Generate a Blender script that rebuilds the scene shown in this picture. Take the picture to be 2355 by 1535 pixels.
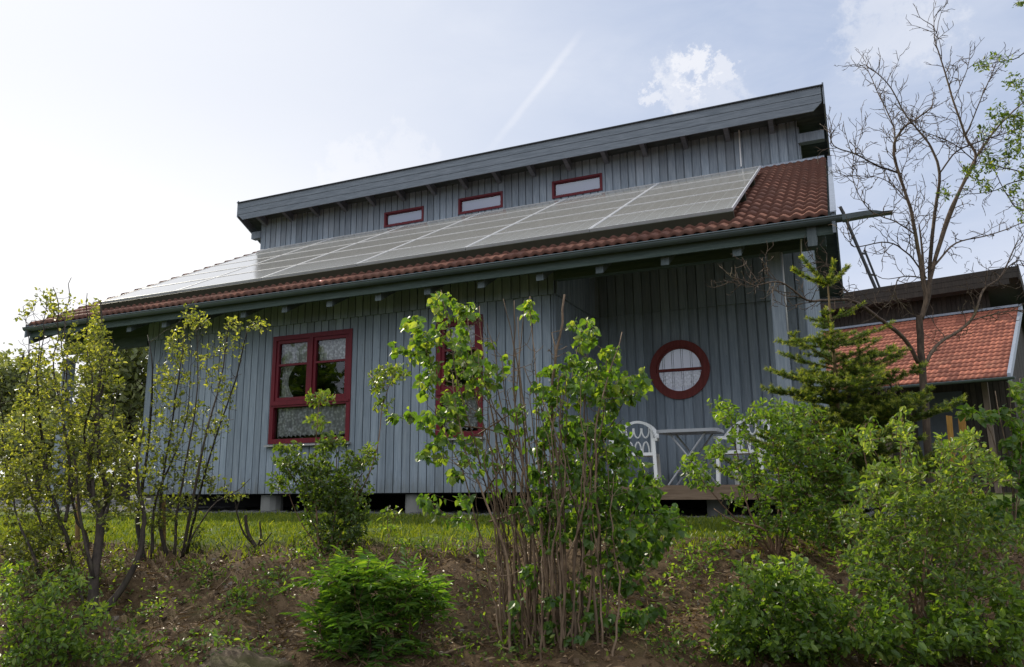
import bpy, math, random
import numpy as np
from mathutils import Vector, Matrix
R_ = math.radians
random.seed(7); RNG = np.random.default_rng(7)
scene = bpy.context.scene
for _o in list(bpy.data.objects): bpy.data.objects.remove(_o)
col = scene.collection

# ------------------------------------------------------------------ camera
CAM = np.array([1.752, -9.7, 0.072]); FPX = 1771.4; PW, PH = 2355.0, 1535.0
YAW, PITCH, ROLL = R_(24.0), R_(11.25), R_(-0.54)
_R = np.array([math.cos(YAW), math.sin(YAW), 0.0])
_F = np.array([-math.sin(YAW)*math.cos(PITCH), math.cos(YAW)*math.cos(PITCH), math.sin(PITCH)])
_U = np.cross(_R, _F)
R2 = _R*math.cos(ROLL)+_U*math.sin(ROLL); U2 = -_R*math.sin(ROLL)+_U*math.cos(ROLL)
FH = np.array([-math.sin(YAW), math.cos(YAW), 0.0]); RH = np.array([math.cos(YAW), math.sin(YAW), 0.0])
cd = bpy.data.cameras.new('camera'); cam = bpy.data.objects.new('camera', cd); col.objects.link(cam)
cam.matrix_world = Matrix(((R2[0], U2[0], -_F[0], CAM[0]), (R2[1], U2[1], -_F[1], CAM[1]), (R2[2], U2[2], -_F[2], CAM[2]), (0, 0, 0, 1)))
cd.sensor_fit = 'HORIZONTAL'; cd.sensor_width = 36.0; cd.lens = 36.0*FPX/PW
cd.clip_start = 0.05; cd.clip_end = 3000.0
scene.camera = cam

def ray(px, py): return _F+R2*(px-PW/2)/FPX-U2*(py-PH/2)/FPX
def S(px, py, s):
    "world point seen at photo pixel (px,py) at horizontal forward distance s"
    d = ray(px, py); return CAM+d*(s/(d@FH))

# ------------------------------------------------------------------ sun, sky, exposure
SUN_EL, SUN_AZ = 33.0, 24.0      # elevation; degrees the sun stands behind the facade plane (towards +y from -x)
sunv = np.array([-math.cos(R_(SUN_AZ))*math.cos(R_(SUN_EL)), math.sin(R_(SUN_AZ))*math.cos(R_(SUN_EL)), math.sin(R_(SUN_EL))])
sl = bpy.data.lights.new('sun', 'SUN'); sl.energy = 4.6; sl.angle = R_(0.6); sl.color = (1.0, 0.92, 0.74)
so = bpy.data.objects.new('sun', sl); col.objects.link(so)
so.rotation_euler = Vector(sunv).to_track_quat('Z', 'Y').to_euler()
so.location = (-20, 5, 20)
world = bpy.data.worlds.new('World'); scene.world = world; world.use_nodes = True
scene.view_settings.view_transform = 'Standard'; scene.view_settings.look = 'None'
scene.view_settings.exposure = 0.08; scene.view_settings.gamma = 1.0

class NT:
    def __init__(s, tree): s.t = tree; s.n = tree.nodes; s.l = tree.links
    def add(s, typ, **kw):
        n = s.n.new(typ)
        for k, v in kw.items():
            if k.startswith('i_'):
                key = k[2:]; key = int(key) if key.isdigit() else key.replace('_', ' ')
                if hasattr(v, 'is_linked') or isinstance(v, bpy.types.NodeSocket): s.l.new(v, n.inputs[key])
                else: n.inputs[key].default_value = v
            else: setattr(n, k, v)
        return n
    def math(s, op, a, b=0.0, c=0.0, clamp=False):
        n = s.n.new('ShaderNodeMath'); n.operation = op; n.use_clamp = clamp
        for i, v in enumerate((a, b, c)):
            if isinstance(v, bpy.types.NodeSocket): s.l.new(v, n.inputs[i])
            else: n.inputs[i].default_value = v
        return n.outputs[0]
    def vmath(s, op, a, b=None):
        n = s.n.new('ShaderNodeVectorMath'); n.operation = op
        for i, v in enumerate((a, b)):
            if v is None: continue
            if isinstance(v, bpy.types.NodeSocket): s.l.new(v, n.inputs[i])
            else: n.inputs[i].default_value = tuple(v)
        return n
    def mix(s, fac, a, b, blend='MIX'):
        n = s.n.new('ShaderNodeMix'); n.data_type = 'RGBA'; n.blend_type = blend; n.clamp_factor = True
        for i, v in ((0, fac), (6, a), (7, b)):
            if isinstance(v, bpy.types.NodeSocket): s.l.new(v, n.inputs[i])
            else: n.inputs[i].default_value = v if i == 0 else (tuple(v)+(1.0,))[:4]
        return n.outputs[2]
    def ramp(s, fac, stops):
        n = s.n.new('ShaderNodeValToRGB'); s.l.new(fac, n.inputs[0]); e = n.color_ramp.elements
        while len(e) < len(stops): e.new(0.5)
        for k, (p, c) in enumerate(stops):
            e[k].position = p; e[k].color = (tuple(c)+(1.0,))[:4] if not isinstance(c, float) else (c, c, c, 1)
        return n.outputs[0]
    def sstep(s, x, a, b):
        n = s.n.new('ShaderNodeMapRange'); n.interpolation_type = 'SMOOTHSTEP'
        s.l.new(x, n.inputs[0]); n.inputs[1].default_value = a; n.inputs[2].default_value = b
        return n.outputs[0]

def build_world():
    w = NT(world.node_tree); w.n.clear()
    tc = w.add('ShaderNodeTexCoord').outputs['Generated']
    sky = w.add('ShaderNodeTexSky', sky_type='NISHITA', sun_disc=False, sun_elevation=R_(SUN_EL), sun_rotation=R_(-(90-SUN_AZ)), altitude=400.0, air_density=1.0, dust_density=1.5, ozone_density=2.0)
    skyc = w.vmath('SCALE', sky.outputs[0]); skyc.inputs[3].default_value = 0.10
    skyc = skyc.outputs[0]
    # thin high cloud: pale veil everywhere, thicker towards the sun
    veilcol = (0.45, 0.56, 0.80)
    sep = w.add('ShaderNodeSeparateXYZ'); w.l.new(tc, sep.inputs[0])
    zz = sep.outputs[2]
    sund = w.vmath('DOT_PRODUCT', tc, tuple(sunv)).outputs['Value']
    near = w.math('MULTIPLY', w.sstep(w.math('SUBTRACT', sund, w.math('MULTIPLY', zz, 0.22)), 0.42, 0.95), 0.85)
    def noise(scale, det, rough, stretch=(1, 1, 1), dist=0.0, off=(0, 0, 0)):
        m = w.add('ShaderNodeMapping'); w.l.new(tc, m.inputs[0]); m.inputs['Scale'].default_value = stretch; m.inputs['Location'].default_value = off
        return w.add('ShaderNodeTexNoise', i_Vector=m.outputs[0], i_Scale=scale, i_Detail=det, i_Roughness=rough, i_Distortion=dist).outputs[0]
    n1 = noise(1.7, 6, 0.55, (1, 1, 2.2), 0.6, (3.1, 0.4, 0.2))
    n2 = noise(5.0, 8, 0.62, (1, 1.0, 2.6), 0.8)
    veil = w.math('ADD', w.math('MULTIPLY', n1, 0.9), w.math('MULTIPLY', n2, 0.35))
    veil = w.sstep(veil, 0.42, 0.92)
    base = w.mix(0.66, skyc, veilcol)
    base = w.mix(w.math('MULTIPLY', veil, 0.55), base, (0.84, 0.87, 0.95))
    # low horizon is paler
    low = w.sstep(zz, 0.40, 0.10)
    base = w.mix(w.math('MULTIPLY', low, 0.75), base, (0.90, 0.92, 1.0))
    glow = w.mix(near, base, (0.90, 0.92, 0.97))
    glow = w.mix(w.math('MULTIPLY', w.sstep(w.math('ADD', sund, w.math('MULTIPLY', w.math('SUBTRACT', n1, .5), .25)), 0.62, 1.0), w.sstep(zz, 0.48, 0.20)), glow, (1.10, 1.09, 1.09))
    # sky behind the viewer brightened, an added fill for facade and shrubs
    back = w.sstep(w.vmath('DOT_PRODUCT', tc, tuple(FH)).outputs['Value'], 0.25, -0.45)
    glow = w.mix(w.math('MULTIPLY', w.math('MULTIPLY', back, 0.95), w.sstep(zz, 0.22, 0.60)), glow, (1.75, 1.82, 1.95))
    # contrail
    d1 = ray(1315, 100); d1 /= np.linalg.norm(d1); d2 = ray(1128, 345); d2 /= np.linalg.norm(d2)
    nn = np.cross(d1, d2); nn /= np.linalg.norm(nn); mid = d1+d2; mid /= np.linalg.norm(mid)
    half = math.acos(float(d1@mid))
    dist = w.math('ABSOLUTE', w.math('ADD', w.vmath('DOT_PRODUCT', tc, nn).outputs['Value'], w.math('MULTIPLY', w.math('SUBTRACT', n2, 0.5), 0.010)))
    line = w.sstep(dist, 0.007, 0.0005)
    along = w.sstep(w.vmath('DOT_PRODUCT', tc, mid).outputs['Value'], math.cos(half*1.35), math.cos(half*0.6))
    ct = w.math('MULTIPLY', w.math('MULTIPLY', line, along), w.math('SUBTRACT', w.math('MULTIPLY', n2, 1.0), 0.32))
    glow = w.mix(ct, glow, (0.97, 0.97, 1.0))
    # small puffs
    acc = None
    for (px, py, r, a) in ((1590, 165, 0.030, 0.62), (1668, 160, 0.020, 0.45), (1512, 205, 0.022, 0.45), (1640, 222, 0.05, 0.25), (820, 385, 0.05, 0.25), (2060, 60, 0.07, 0.32), (1560, 190, 0.04, 0.4), (930, 360, .05, .2)):
        d = ray(px, py); d /= np.linalg.norm(d)
        dd = w.vmath('DOT_PRODUCT', tc, d).outputs['Value']
        dd = w.math('ADD', dd, w.math('MULTIPLY', w.math('SUBTRACT', noise(30, 8, .7), 0.5), 0.0042*r/0.035))
        m = w.math('MULTIPLY', w.sstep(dd, math.cos(r), math.cos(r*0.35)), a)
        acc = m if acc is None else w.math('MAXIMUM', acc, m)
    glow = w.mix(acc, glow, (1.0, 0.99, 1.0))
    # below the horizon: dull ground colour
    gr = w.sstep(zz, 0.0, -0.03)
    glow = w.mix(gr, glow, (0.10, 0.11, 0.07))
    bg = w.add('ShaderNodeBackground'); w.l.new(glow, bg.inputs[0]); bg.inputs[1].default_value = 1.0
    out = w.add('ShaderNodeOutputWorld'); w.l.new(bg.outputs[0], out.inputs[0])
build_world()

# ------------------------------------------------------------------ materials
def newmat(name):
    m = bpy.data.materials.new(name); m.use_nodes = True; t = NT(m.node_tree); t.n.clear()
    out = t.add('ShaderNodeOutputMaterial'); return m, t, out
def principled(t, out, color, rough=0.7, spec=0.3, metal=0.0, bump=None, bstr=0.3, bdist=0.01):
    p = t.add('ShaderNodeBsdfPrincipled')
    for k, v in (('Base Color', color), ('Roughness', rough), ('Specular IOR Level', spec), ('Metallic', metal)):
        if isinstance(v, bpy.types.NodeSocket): t.l.new(v, p.inputs[k])
        else: p.inputs[k].default_value = (tuple(v)+(1.0,))[:4] if k == 'Base Color' else v
    if bump is not None:
        b = t.add('ShaderNodeBump'); t.l.new(bump, b.inputs['Height']); b.inputs['Strength'].default_value = bstr; b.inputs['Distance'].default_value = bdist
        t.l.new(b.outputs[0], p.inputs['Normal'])
    t.l.new(p.outputs[0], out.inputs[0]); return p
def objco(t, scale=(1, 1, 1)):
    c = t.add('ShaderNodeTexCoord').outputs['Object']
    m = t.add('ShaderNodeMapping'); t.l.new(c, m.inputs[0]); m.inputs['Scale'].default_value = scale
    return m.outputs[0]
def noise_(t, vec, scale, detail=5, rough=0.6, dist=0.0):
    return t.add('ShaderNodeTexNoise', i_Vector=vec, i_Scale=scale, i_Detail=detail, i_Roughness=rough, i_Distortion=dist).outputs[0]
def attr(t, name='tint'):
    return t.add('ShaderNodeAttribute', attribute_name=name).outputs['Fac']

def wood_mat(name, c1, c2, c3=None, grain=(14, 14, 0.9), rough=0.75, spec=0.25, tintamt=0.35, wear=0.0, splash=False):
    m, t, out = newmat(name)
    g = noise_(t, objco(t, grain), 3.0, 7, 0.65, 0.4)
    f = noise_(t, objco(t, (1, 1, 0.6)), 0.9, 4, 0.6)
    c = t.mix(t.sstep(g, 0.32, 0.72), c1, c2)
    if c3: c = t.mix(t.math('MULTIPLY', t.sstep(f, 0.45, 0.75), 0.6), c, c3)
    ti = attr(t)
    k = t.math('ADD', 1.0-tintamt/2, t.math('MULTIPLY', ti, tintamt))
    cc = t.vmath('SCALE', c); t.l.new(k, cc.inputs[3])
    c = cc.outputs[0]
    if wear > 0:
        kn = t.add('ShaderNodeTexVoronoi', i_Vector=objco(t, (6, 6, 2.2)), i_Scale=1.6).outputs['Distance']
        c = t.mix(t.math('MULTIPLY', t.sstep(kn, 0.09, 0.03), wear), c, (0.10, 0.11, 0.12))
    if splash:
        sp = t.add('ShaderNodeSeparateXYZ'); t.l.new(t.add('ShaderNodeTexCoord').outputs['Object'], sp.inputs[0])
        dn = noise_(t, objco(t, (5, 5, 1.6)), 2.2, 7, .7)
        c = t.mix(t.math('MULTIPLY', t.sstep(t.math('ADD', t.math('MULTIPLY', dn, 1.0), t.math('MULTIPLY', sp.outputs[2], -1.0)), .15, .62), .55), c, (0.10, 0.10, 0.085))
        st = noise_(t, objco(t, (9, 9, .35)), 2.0, 5, .65)
        c = t.mix(t.math('MULTIPLY', t.sstep(st, .52, .78), .5), c, (0.34, 0.37, 0.39))
        c = t.mix(t.math('MULTIPLY', t.sstep(st, .42, .24), .45), c, (0.11, 0.135, 0.155))
    principled(t, out, c, rough, spec, bump=g, bstr=0.35, bdist=0.004)
    return m
M = {}
M['blue'] = wood_mat('blue_paint', (0.180, 0.218, 0.258), (0.262, 0.305, 0.350), (0.20, 0.23, 0.26), wear=0.5, tintamt=.34, splash=True)
M['bluegrey'] = wood_mat('weathered_blue_paint', (0.165, 0.200, 0.240), (0.285, 0.325, 0.365), (0.22, 0.235, 0.25), tintamt=0.5, wear=0.5)
M['trimgrey'] = wood_mat('grey_blue_trim', (0.118, 0.138, 0.160), (0.195, 0.218, 0.245), None, grain=(0.9, 14, 14), wear=0.3)
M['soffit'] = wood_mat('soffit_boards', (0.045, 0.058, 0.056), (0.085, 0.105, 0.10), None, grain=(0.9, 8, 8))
M['fasciagreen'] = wood_mat('eaves_board', (0.055, 0.080, 0.072), (0.095, 0.125, 0.112), None, grain=(0.9, 10, 10))
M['postgrey'] = wood_mat('post_wood', (0.19, 0.225, 0.26), (0.28, 0.315, 0.35), None)
M['rafter'] = wood_mat('rafter_wood', (0.085, 0.105, 0.11), (0.13, 0.155, 0.16), None)
M['red'] = wood_mat('dark_red_paint', (0.095, 0.006, 0.012), (0.145, 0.010, 0.018), None, rough=0.5, spec=0.25, tintamt=0.1)
M['redbrown'] = wood_mat('brown_red_paint', (0.13, 0.020, 0.015), (0.20, 0.035, 0.028), None, rough=0.5, tintamt=0.1)
M['brown'] = wood_mat('dark_brown_boards', (0.030, 0.024, 0.020), (0.060, 0.048, 0.038), (0.045, 0.042, 0.038), tintamt=0.5)
M['brownpost'] = wood_mat('brown_post', (0.10, 0.075, 0.055), (0.16, 0.12, 0.09))
M['deck'] = wood_mat('deck_wood', (0.14, 0.095, 0.062), (0.22, 0.155, 0.105), None, grain=(1.0, 9, 12))
M['yellow'] = wood_mat('yellow_boards', (0.22, 0.11, 0.02), (0.34, 0.18, 0.04))
M['stake'] = wood_mat('stake_wood', (0.16, 0.10, 0.04), (0.26, 0.17, 0.07))
def plain(name, c, rough=0.5, spec=0.4, metal=0.0, nscale=6.0, namt=0.25, bstr=0.1):
    m, t, out = newmat(name)
    n = noise_(t, objco(t), nscale, 6, 0.65)
    cc = t.mix(n, tuple(v*(1-namt) for v in c), tuple(min(1, v*(1+namt)) for v in c))
    principled(t, out, cc, rough, spec, metal, bump=n, bstr=bstr, bdist=0.003); return m
M['gutter'] = plain('grey_green_metal', (0.10, 0.125, 0.135), 0.38, 0.5, 0.3)
M['verge'] = plain('pale_zinc', (0.27, 0.30, 0.35), 0.5, 0.4, 0.3)
M['white'] = plain('white_plastic', (0.78, 0.78, 0.76), 0.38, 0.45, 0.0, 9, 0.06, 0.03)
M['tablegrey'] = plain('grey_white_metal', (0.36, 0.37, 0.39), 0.4, 0.4)
M['concrete'] = plain('pier_concrete', (0.20, 0.20, 0.185), 0.9, 0.2, 0, 5, 0.3, 0.3)
M['sill'] = plain('zinc_sill', (0.34, 0.33, 0.32), 0.4, 0.5, 0.3)
M['alu'] = plain('aluminium', (0.50, 0.50, 0.51), 0.5, 0.4, 0.2)
M['sky_tone'] = plain('lavender_sky_tone', (0.27, 0.27, 0.35), .8, .2, 0, 4, .05, .02)
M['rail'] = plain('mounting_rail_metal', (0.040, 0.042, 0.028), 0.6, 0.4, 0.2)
M['roofing'] = plain('dark_roofing', (0.06, 0.065, 0.07), 0.8)
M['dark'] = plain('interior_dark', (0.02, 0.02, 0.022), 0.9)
M['blacksteel'] = plain('black_steel', (0.02, 0.022, 0.025), 0.5)
M['basket'] = plain('dark_basket', (0.06, 0.055, 0.06), 0.8)

def tile_mat(name, ca, cb, dark, light):
    m, t, out = newmat(name)
    n = noise_(t, objco(t), 14.0, 5, 0.7); n2 = noise_(t, objco(t), 1.1, 4, 0.6); n3 = noise_(t, objco(t), 60, 3, .6)
    c = t.mix(attr(t), tuple(v*.7 for v in ca), tuple(min(1, v*1.2) for v in cb))
    c = t.mix(t.math('MULTIPLY', t.sstep(n, 0.45, 0.75), 0.55), c, dark)
    c = t.mix(t.math('MULTIPLY', t.sstep(n2, 0.55, 0.8), 0.4), c, light)
    principled(t, out, c, 0.72, 0.3, bump=n3, bstr=0.3, bdist=0.003); return m
M['tile'] = tile_mat('clay_tiles', (0.135, 0.055, 0.038), (0.235, 0.105, 0.066), (0.07, 0.042, 0.035), (0.27, 0.16, 0.11))
M['tile2'] = tile_mat('red_clay_tiles', (0.24, 0.078, 0.048), (0.33, 0.115, 0.070), (0.16, 0.055, 0.036), (0.40, 0.19, 0.12))

def solar_mat():
    m, t, out = newmat('solar_glass')
    c = t.add('ShaderNodeTexCoord').outputs['Object']; sp = t.add('ShaderNodeSeparateXYZ'); t.l.new(c, sp.inputs[0])
    def grid(x, pitch, w):
        f = t.math('FRACT', t.math('ADD', t.math('DIVIDE', x, pitch), 0.0)); d = t.math('ABSOLUTE', t.math('SUBTRACT', f, 0.5))
        return t.sstep(d, 0.5-w*1.6, 0.5-w*0.6)
    g = t.math('MAXIMUM', grid(sp.outputs[0], 0.1745, 0.035), grid(sp.outputs[1], 0.147, 0.035))
    n = noise_(t, objco(t), 3.0, 6, 0.6)
    cell = t.mix(n, (0.27, 0.262, 0.24), (0.36, 0.35, 0.32))
    cc = t.mix(t.math('MULTIPLY', g, 0.8), cell, (0.40, 0.40, 0.385))
    principled(t, out, cc, 0.10, 0.9); return m
M['solar'] = solar_mat()

def glass_mat(name='window_glass', refl=0.03, tint=(0.95, 0.97, 0.97), fm=1.0):
    m, t, out = newmat(name)
    tr = t.add('ShaderNodeBsdfTransparent'); tr.inputs[0].default_value = tint+(1,)
    gl = t.add('ShaderNodeBsdfGlossy'); gl.inputs['Roughness'].default_value = 0.02; gl.inputs[0].default_value = (0.9, 0.93, 0.95, 1)
    fr = t.add('ShaderNodeFresnel', i_IOR=1.55)
    k = t.math('ADD', t.math('MULTIPLY', fr.outputs[0], fm), refl, clamp=True)
    mx = t.add('ShaderNodeMixShader'); t.l.new(k, mx.inputs[0]); t.l.new(tr.outputs[0], mx.inputs[1]); t.l.new(gl.outputs[0], mx.inputs[2])
    t.l.new(mx.outputs[0], out.inputs[0]); return m
M['glass'] = glass_mat(); M['skyglass'] = glass_mat('clerestory_glass', 0.16, (0.95, 0.95, 1.0), 0.5)
def lace_mat():
    m, t, out = newmat('lace')
    v = t.add('ShaderNodeTexVoronoi', i_Vector=objco(t, (1, 1, 1)), i_Scale=24.0).outputs['Distance']
    n = noise_(t, objco(t, (1, 1, .16)), 34, 5, .7)
    k = t.math('ADD', t.math('MULTIPLY', v, 0.8), t.math('MULTIPLY', n, 0.7))
    d = t.add('ShaderNodeBsdfDiffuse'); d.inputs[0].default_value = (0.92, 0.93, 0.92, 1)
    tl = t.add('ShaderNodeBsdfTranslucent'); tl.inputs[0].default_value = (0.7, 0.7, 0.7, 1)
    ms = t.add('ShaderNodeMixShader'); ms.inputs[0].default_value = 0.35; t.l.new(d.outputs[0], ms.inputs[1]); t.l.new(tl.outputs[0], ms.inputs[2])
    tr = t.add('ShaderNodeBsdfTransparent')
    mx = t.add('ShaderNodeMixShader'); t.l.new(t.math('MULTIPLY', t.sstep(k, 0.50, 0.88), 0.5), mx.inputs[0]); t.l.new(ms.outputs[0], mx.inputs[1]); t.l.new(tr.outputs[0], mx.inputs[2])
    t.l.new(mx.outputs[0], out.inputs[0]); return m
M['lace'] = lace_mat()

def leaf_mat(name, c1, c2, c3, trans=0.45, gloss=0.35):
    "c1..c3: dark, middle and pale leaf tone, picked by the tint of each leaf"
    m, t, out = newmat(name)
    ti = attr(t)
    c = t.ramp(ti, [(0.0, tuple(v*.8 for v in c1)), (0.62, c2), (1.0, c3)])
    p = t.add('ShaderNodeBsdfPrincipled'); t.l.new(c, p.inputs['Base Color']); p.inputs['Roughness'].default_value = 0.42; p.inputs['Specular IOR Level'].default_value = gloss
    tl = t.add('ShaderNodeBsdfTranslucent')
    tc = t.mix(1.0, c, (1.0, 1.0, 0.24), 'MULTIPLY'); sc = t.vmath('SCALE', tc); sc.inputs[3].default_value = 2.7
    t.l.new(sc.outputs[0], tl.inputs[0])
    mx = t.add('ShaderNodeMixShader'); mx.inputs[0].default_value = trans
    t.l.new(p.outputs[0], mx.inputs[1]); t.l.new(tl.outputs[0], mx.inputs[2]); t.l.new(mx.outputs[0], out.inputs[0]); return m
M['lf_small'] = leaf_mat('small_yellow_green_leaves', (0.040, 0.056, 0.018), (0.105, 0.122, 0.036), (0.34, 0.33, 0.11))
M['lf_hazel'] = leaf_mat('hazel_leaves', (0.035, 0.085, 0.016), (0.085, 0.150, 0.028), (0.26, 0.29, 0.075))
M['lf_rose'] = leaf_mat('rose_leaves', (0.035, 0.065, 0.018), (0.075, 0.115, 0.026), (0.17, 0.19, 0.045), gloss=0.5)
M['lf_bright'] = leaf_mat('bright_leaflets', (0.042, 0.100, 0.018), (0.082, 0.160, 0.027), (0.16, 0.22, 0.042))
M['lf_mid'] = leaf_mat('mid_green_leaves', (0.040, 0.082, 0.018), (0.088, 0.148, 0.028), (0.19, 0.24, 0.050))
M['lf_pale'] = leaf_mat('pale_green_leaves', (0.042, 0.080, 0.020), (0.095, 0.145, 0.036), (0.25, 0.28, 0.085))
M['lf_far'] = leaf_mat('hazy_far_leaves', (0.10, 0.12, 0.06), (0.15, 0.17, 0.08), (0.22, 0.23, 0.11), 0.28, 0.2)  # paled so that distance haze is part of the leaf colour
M['needle'] = leaf_mat('spruce_needles', (0.036, 0.068, 0.016), (0.090, 0.128, 0.026), (0.25, 0.26, 0.055), 0.35, 0.3)
M['grass'] = leaf_mat('grass_blades', (0.075, 0.110, 0.018), (0.12, 0.150, 0.022), (0.20, 0.21, 0.04), 0.4, 0.2)
M['litter'] = leaf_mat('dry_litter', (0.080, 0.048, 0.026), (0.170, 0.105, 0.058), (0.34, 0.24, 0.15), 0.1, 0.2)
def bark(name, c1, c2, sc=30, moss=None):
    m, t, out = newmat(name)
    n = noise_(t, objco(t, (1, 1, 0.35)), sc, 6, 0.7); n2 = noise_(t, objco(t), 3, 4, .6)
    c = t.mix(t.sstep(n, 0.3, 0.7), c1, c2)
    if moss: c = t.mix(t.math('MULTIPLY', t.sstep(n2, .5, .7), .6), c, moss)
    cc = t.vmath('SCALE', c); t.l.new(t.math('ADD', .5, t.math('MULTIPLY', attr(t), .9)), cc.inputs[3])
    principled(t, out, cc.outputs[0], 0.8, 0.25, bump=n, bstr=0.5, bdist=0.004); return m
M['bark_hazel'] = bark('hazel_bark', (0.095, 0.062, 0.038), (0.21, 0.15, 0.10))
M['bark_dark'] = bark('dark_bark', (0.028, 0.022, 0.018), (0.065, 0.05, 0.04), moss=(0.05, 0.05, 0.02))
M['bark_bare'] = bark('bare_tree_bark', (0.045, 0.032, 0.024), (0.13, 0.092, 0.062), moss=(0.085, 0.07, 0.03))
M['bark_red'] = bark('reddish_bark', (0.10, 0.055, 0.035), (0.19, 0.12, 0.08))
M['bark_spruce'] = bark('spruce_bark', (0.12, 0.08, 0.035), (0.22, 0.16, 0.07))

def ground_mat():
    m, t, out = newmat('ground_soil_and_lawn')
    ge = t.add('ShaderNodeNewGeometry').outputs['Position']
    s = t.vmath('DOT_PRODUCT', t.vmath('SUBTRACT', ge, tuple(CAM)).outputs[0], tuple(FH)).outputs['Value']
    nb = noise_(t, ge, 1.6, 5, 0.6)
    edge = t.math('ADD', s, t.math('MULTIPLY', t.math('SUBTRACT', nb, 0.5), 0.7))
    lawnf = t.sstep(edge, 6.10, 6.45)
    n = noise_(t, ge, 9, 7, 0.65); n2 = noise_(t, ge, 40, 5, 0.7); n3 = noise_(t, ge, 2.3, 4, 0.6)
    soil = t.mix(t.sstep(n, 0.3, 0.7), (0.050, 0.032, 0.018), (0.130, 0.086, 0.048))
    soil = t.mix(t.math('MULTIPLY', t.sstep(n2, 0.5, 0.75), 0.7), soil, (0.17, 0.115, 0.07))
    soil = t.mix(t.math('MULTIPLY', t.sstep(n3, 0.55, 0.75), 0.5), soil, (0.06, 0.065, 0.02))
    lawn = t.mix(n, (0.048, 0.075, 0.014), (0.085, 0.118, 0.022))
    lawn = t.mix(t.math('MULTIPLY', t.sstep(n2, .45, .7), .5), lawn, (0.13, 0.17, 0.04))
    c = t.mix(lawnf, soil, lawn)
    # gravel drip strip beside the house
    sy = t.add('ShaderNodeSeparateXYZ'); t.l.new(ge, sy.inputs[0])
    gy = t.math('MULTIPLY', t.sstep(sy.outputs[1], -0.75, -0.6), t.sstep(sy.outputs[0], 2.6, 2.2))
    gv = t.mix(t.sstep(n2, .35, .7), (0.06, 0.06, 0.06), (0.20, 0.20, 0.19))
    c = t.mix(gy, c, gv)
    principled(t, out, c, 0.95, 0.12, bump=n2, bstr=0.8, bdist=0.02); return m
M['ground'] = ground_mat()
def rock_mat():
    m, t, out = newmat('mossy_rock')
    n = noise_(t, objco(t), 9, 7, .7); n2 = noise_(t, objco(t), 3, 5, .6)
    c = t.mix(t.sstep(n, .3, .7), (0.05, 0.034, 0.024), (0.15, 0.11, 0.075)); c = t.mix(t.math('MULTIPLY', t.sstep(n2, .42, .6), .8), c, (0.055, 0.055, 0.018))
    principled(t, out, c, .9, .2, bump=n, bstr=.9, bdist=.03); return m
M['rock'] = rock_mat()

# ------------------------------------------------------------------ object helpers
def tag(o, label=None, cat=None, group=None, kind=None):
    if label: o['label'] = label
    if cat: o['category'] = cat
    if group: o['group'] = group
    if kind: o['kind'] = kind
    return o
def empty(name, loc=(0, 0, 0), label=None, cat=None, group=None):
    o = bpy.data.objects.new(name, None); col.objects.link(o); o.location = loc; o.empty_display_size = 0.2
    return tag(o, label, cat, group)
def np_mesh(name, V, Q, mats, tint=None, smooth=False, matidx=None):
    me = bpy.data.meshes.new(name); V = np.asarray(V, dtype=np.float32); Q = np.asarray(Q, dtype=np.int32)
    nf = len(Q); k = Q.shape[1]
    me.vertices.add(len(V)); me.vertices.foreach_set('co', V.ravel())
    me.loops.add(nf*k); me.loops.foreach_set('vertex_index', Q.ravel())
    me.polygons.add(nf); me.polygons.foreach_set('loop_start', np.arange(0, nf*k, k, dtype=np.int32)); me.polygons.foreach_set('loop_total', np.full(nf, k, dtype=np.int32))
    me.polygons.foreach_set('use_smooth', np.full(nf, bool(smooth)))
    if matidx is not None: me.polygons.foreach_set('material_index', np.asarray(matidx, dtype=np.int32))
    if tint is not None:
        a = me.attributes.new('tint', 'FLOAT', 'FACE'); a.data.foreach_set('value', np.asarray(tint, dtype=np.float32))
    for m in (mats if isinstance(mats, (list, tuple)) else [mats]): me.materials.append(m)
    me.update(); me.validate(); return me
def link(name, me, parent=None, loc=None):
    o = bpy.data.objects.new(name, me); col.objects.link(o)
    if parent is not None: o.parent = parent
    if loc is not None: o.location = loc
    return o

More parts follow.
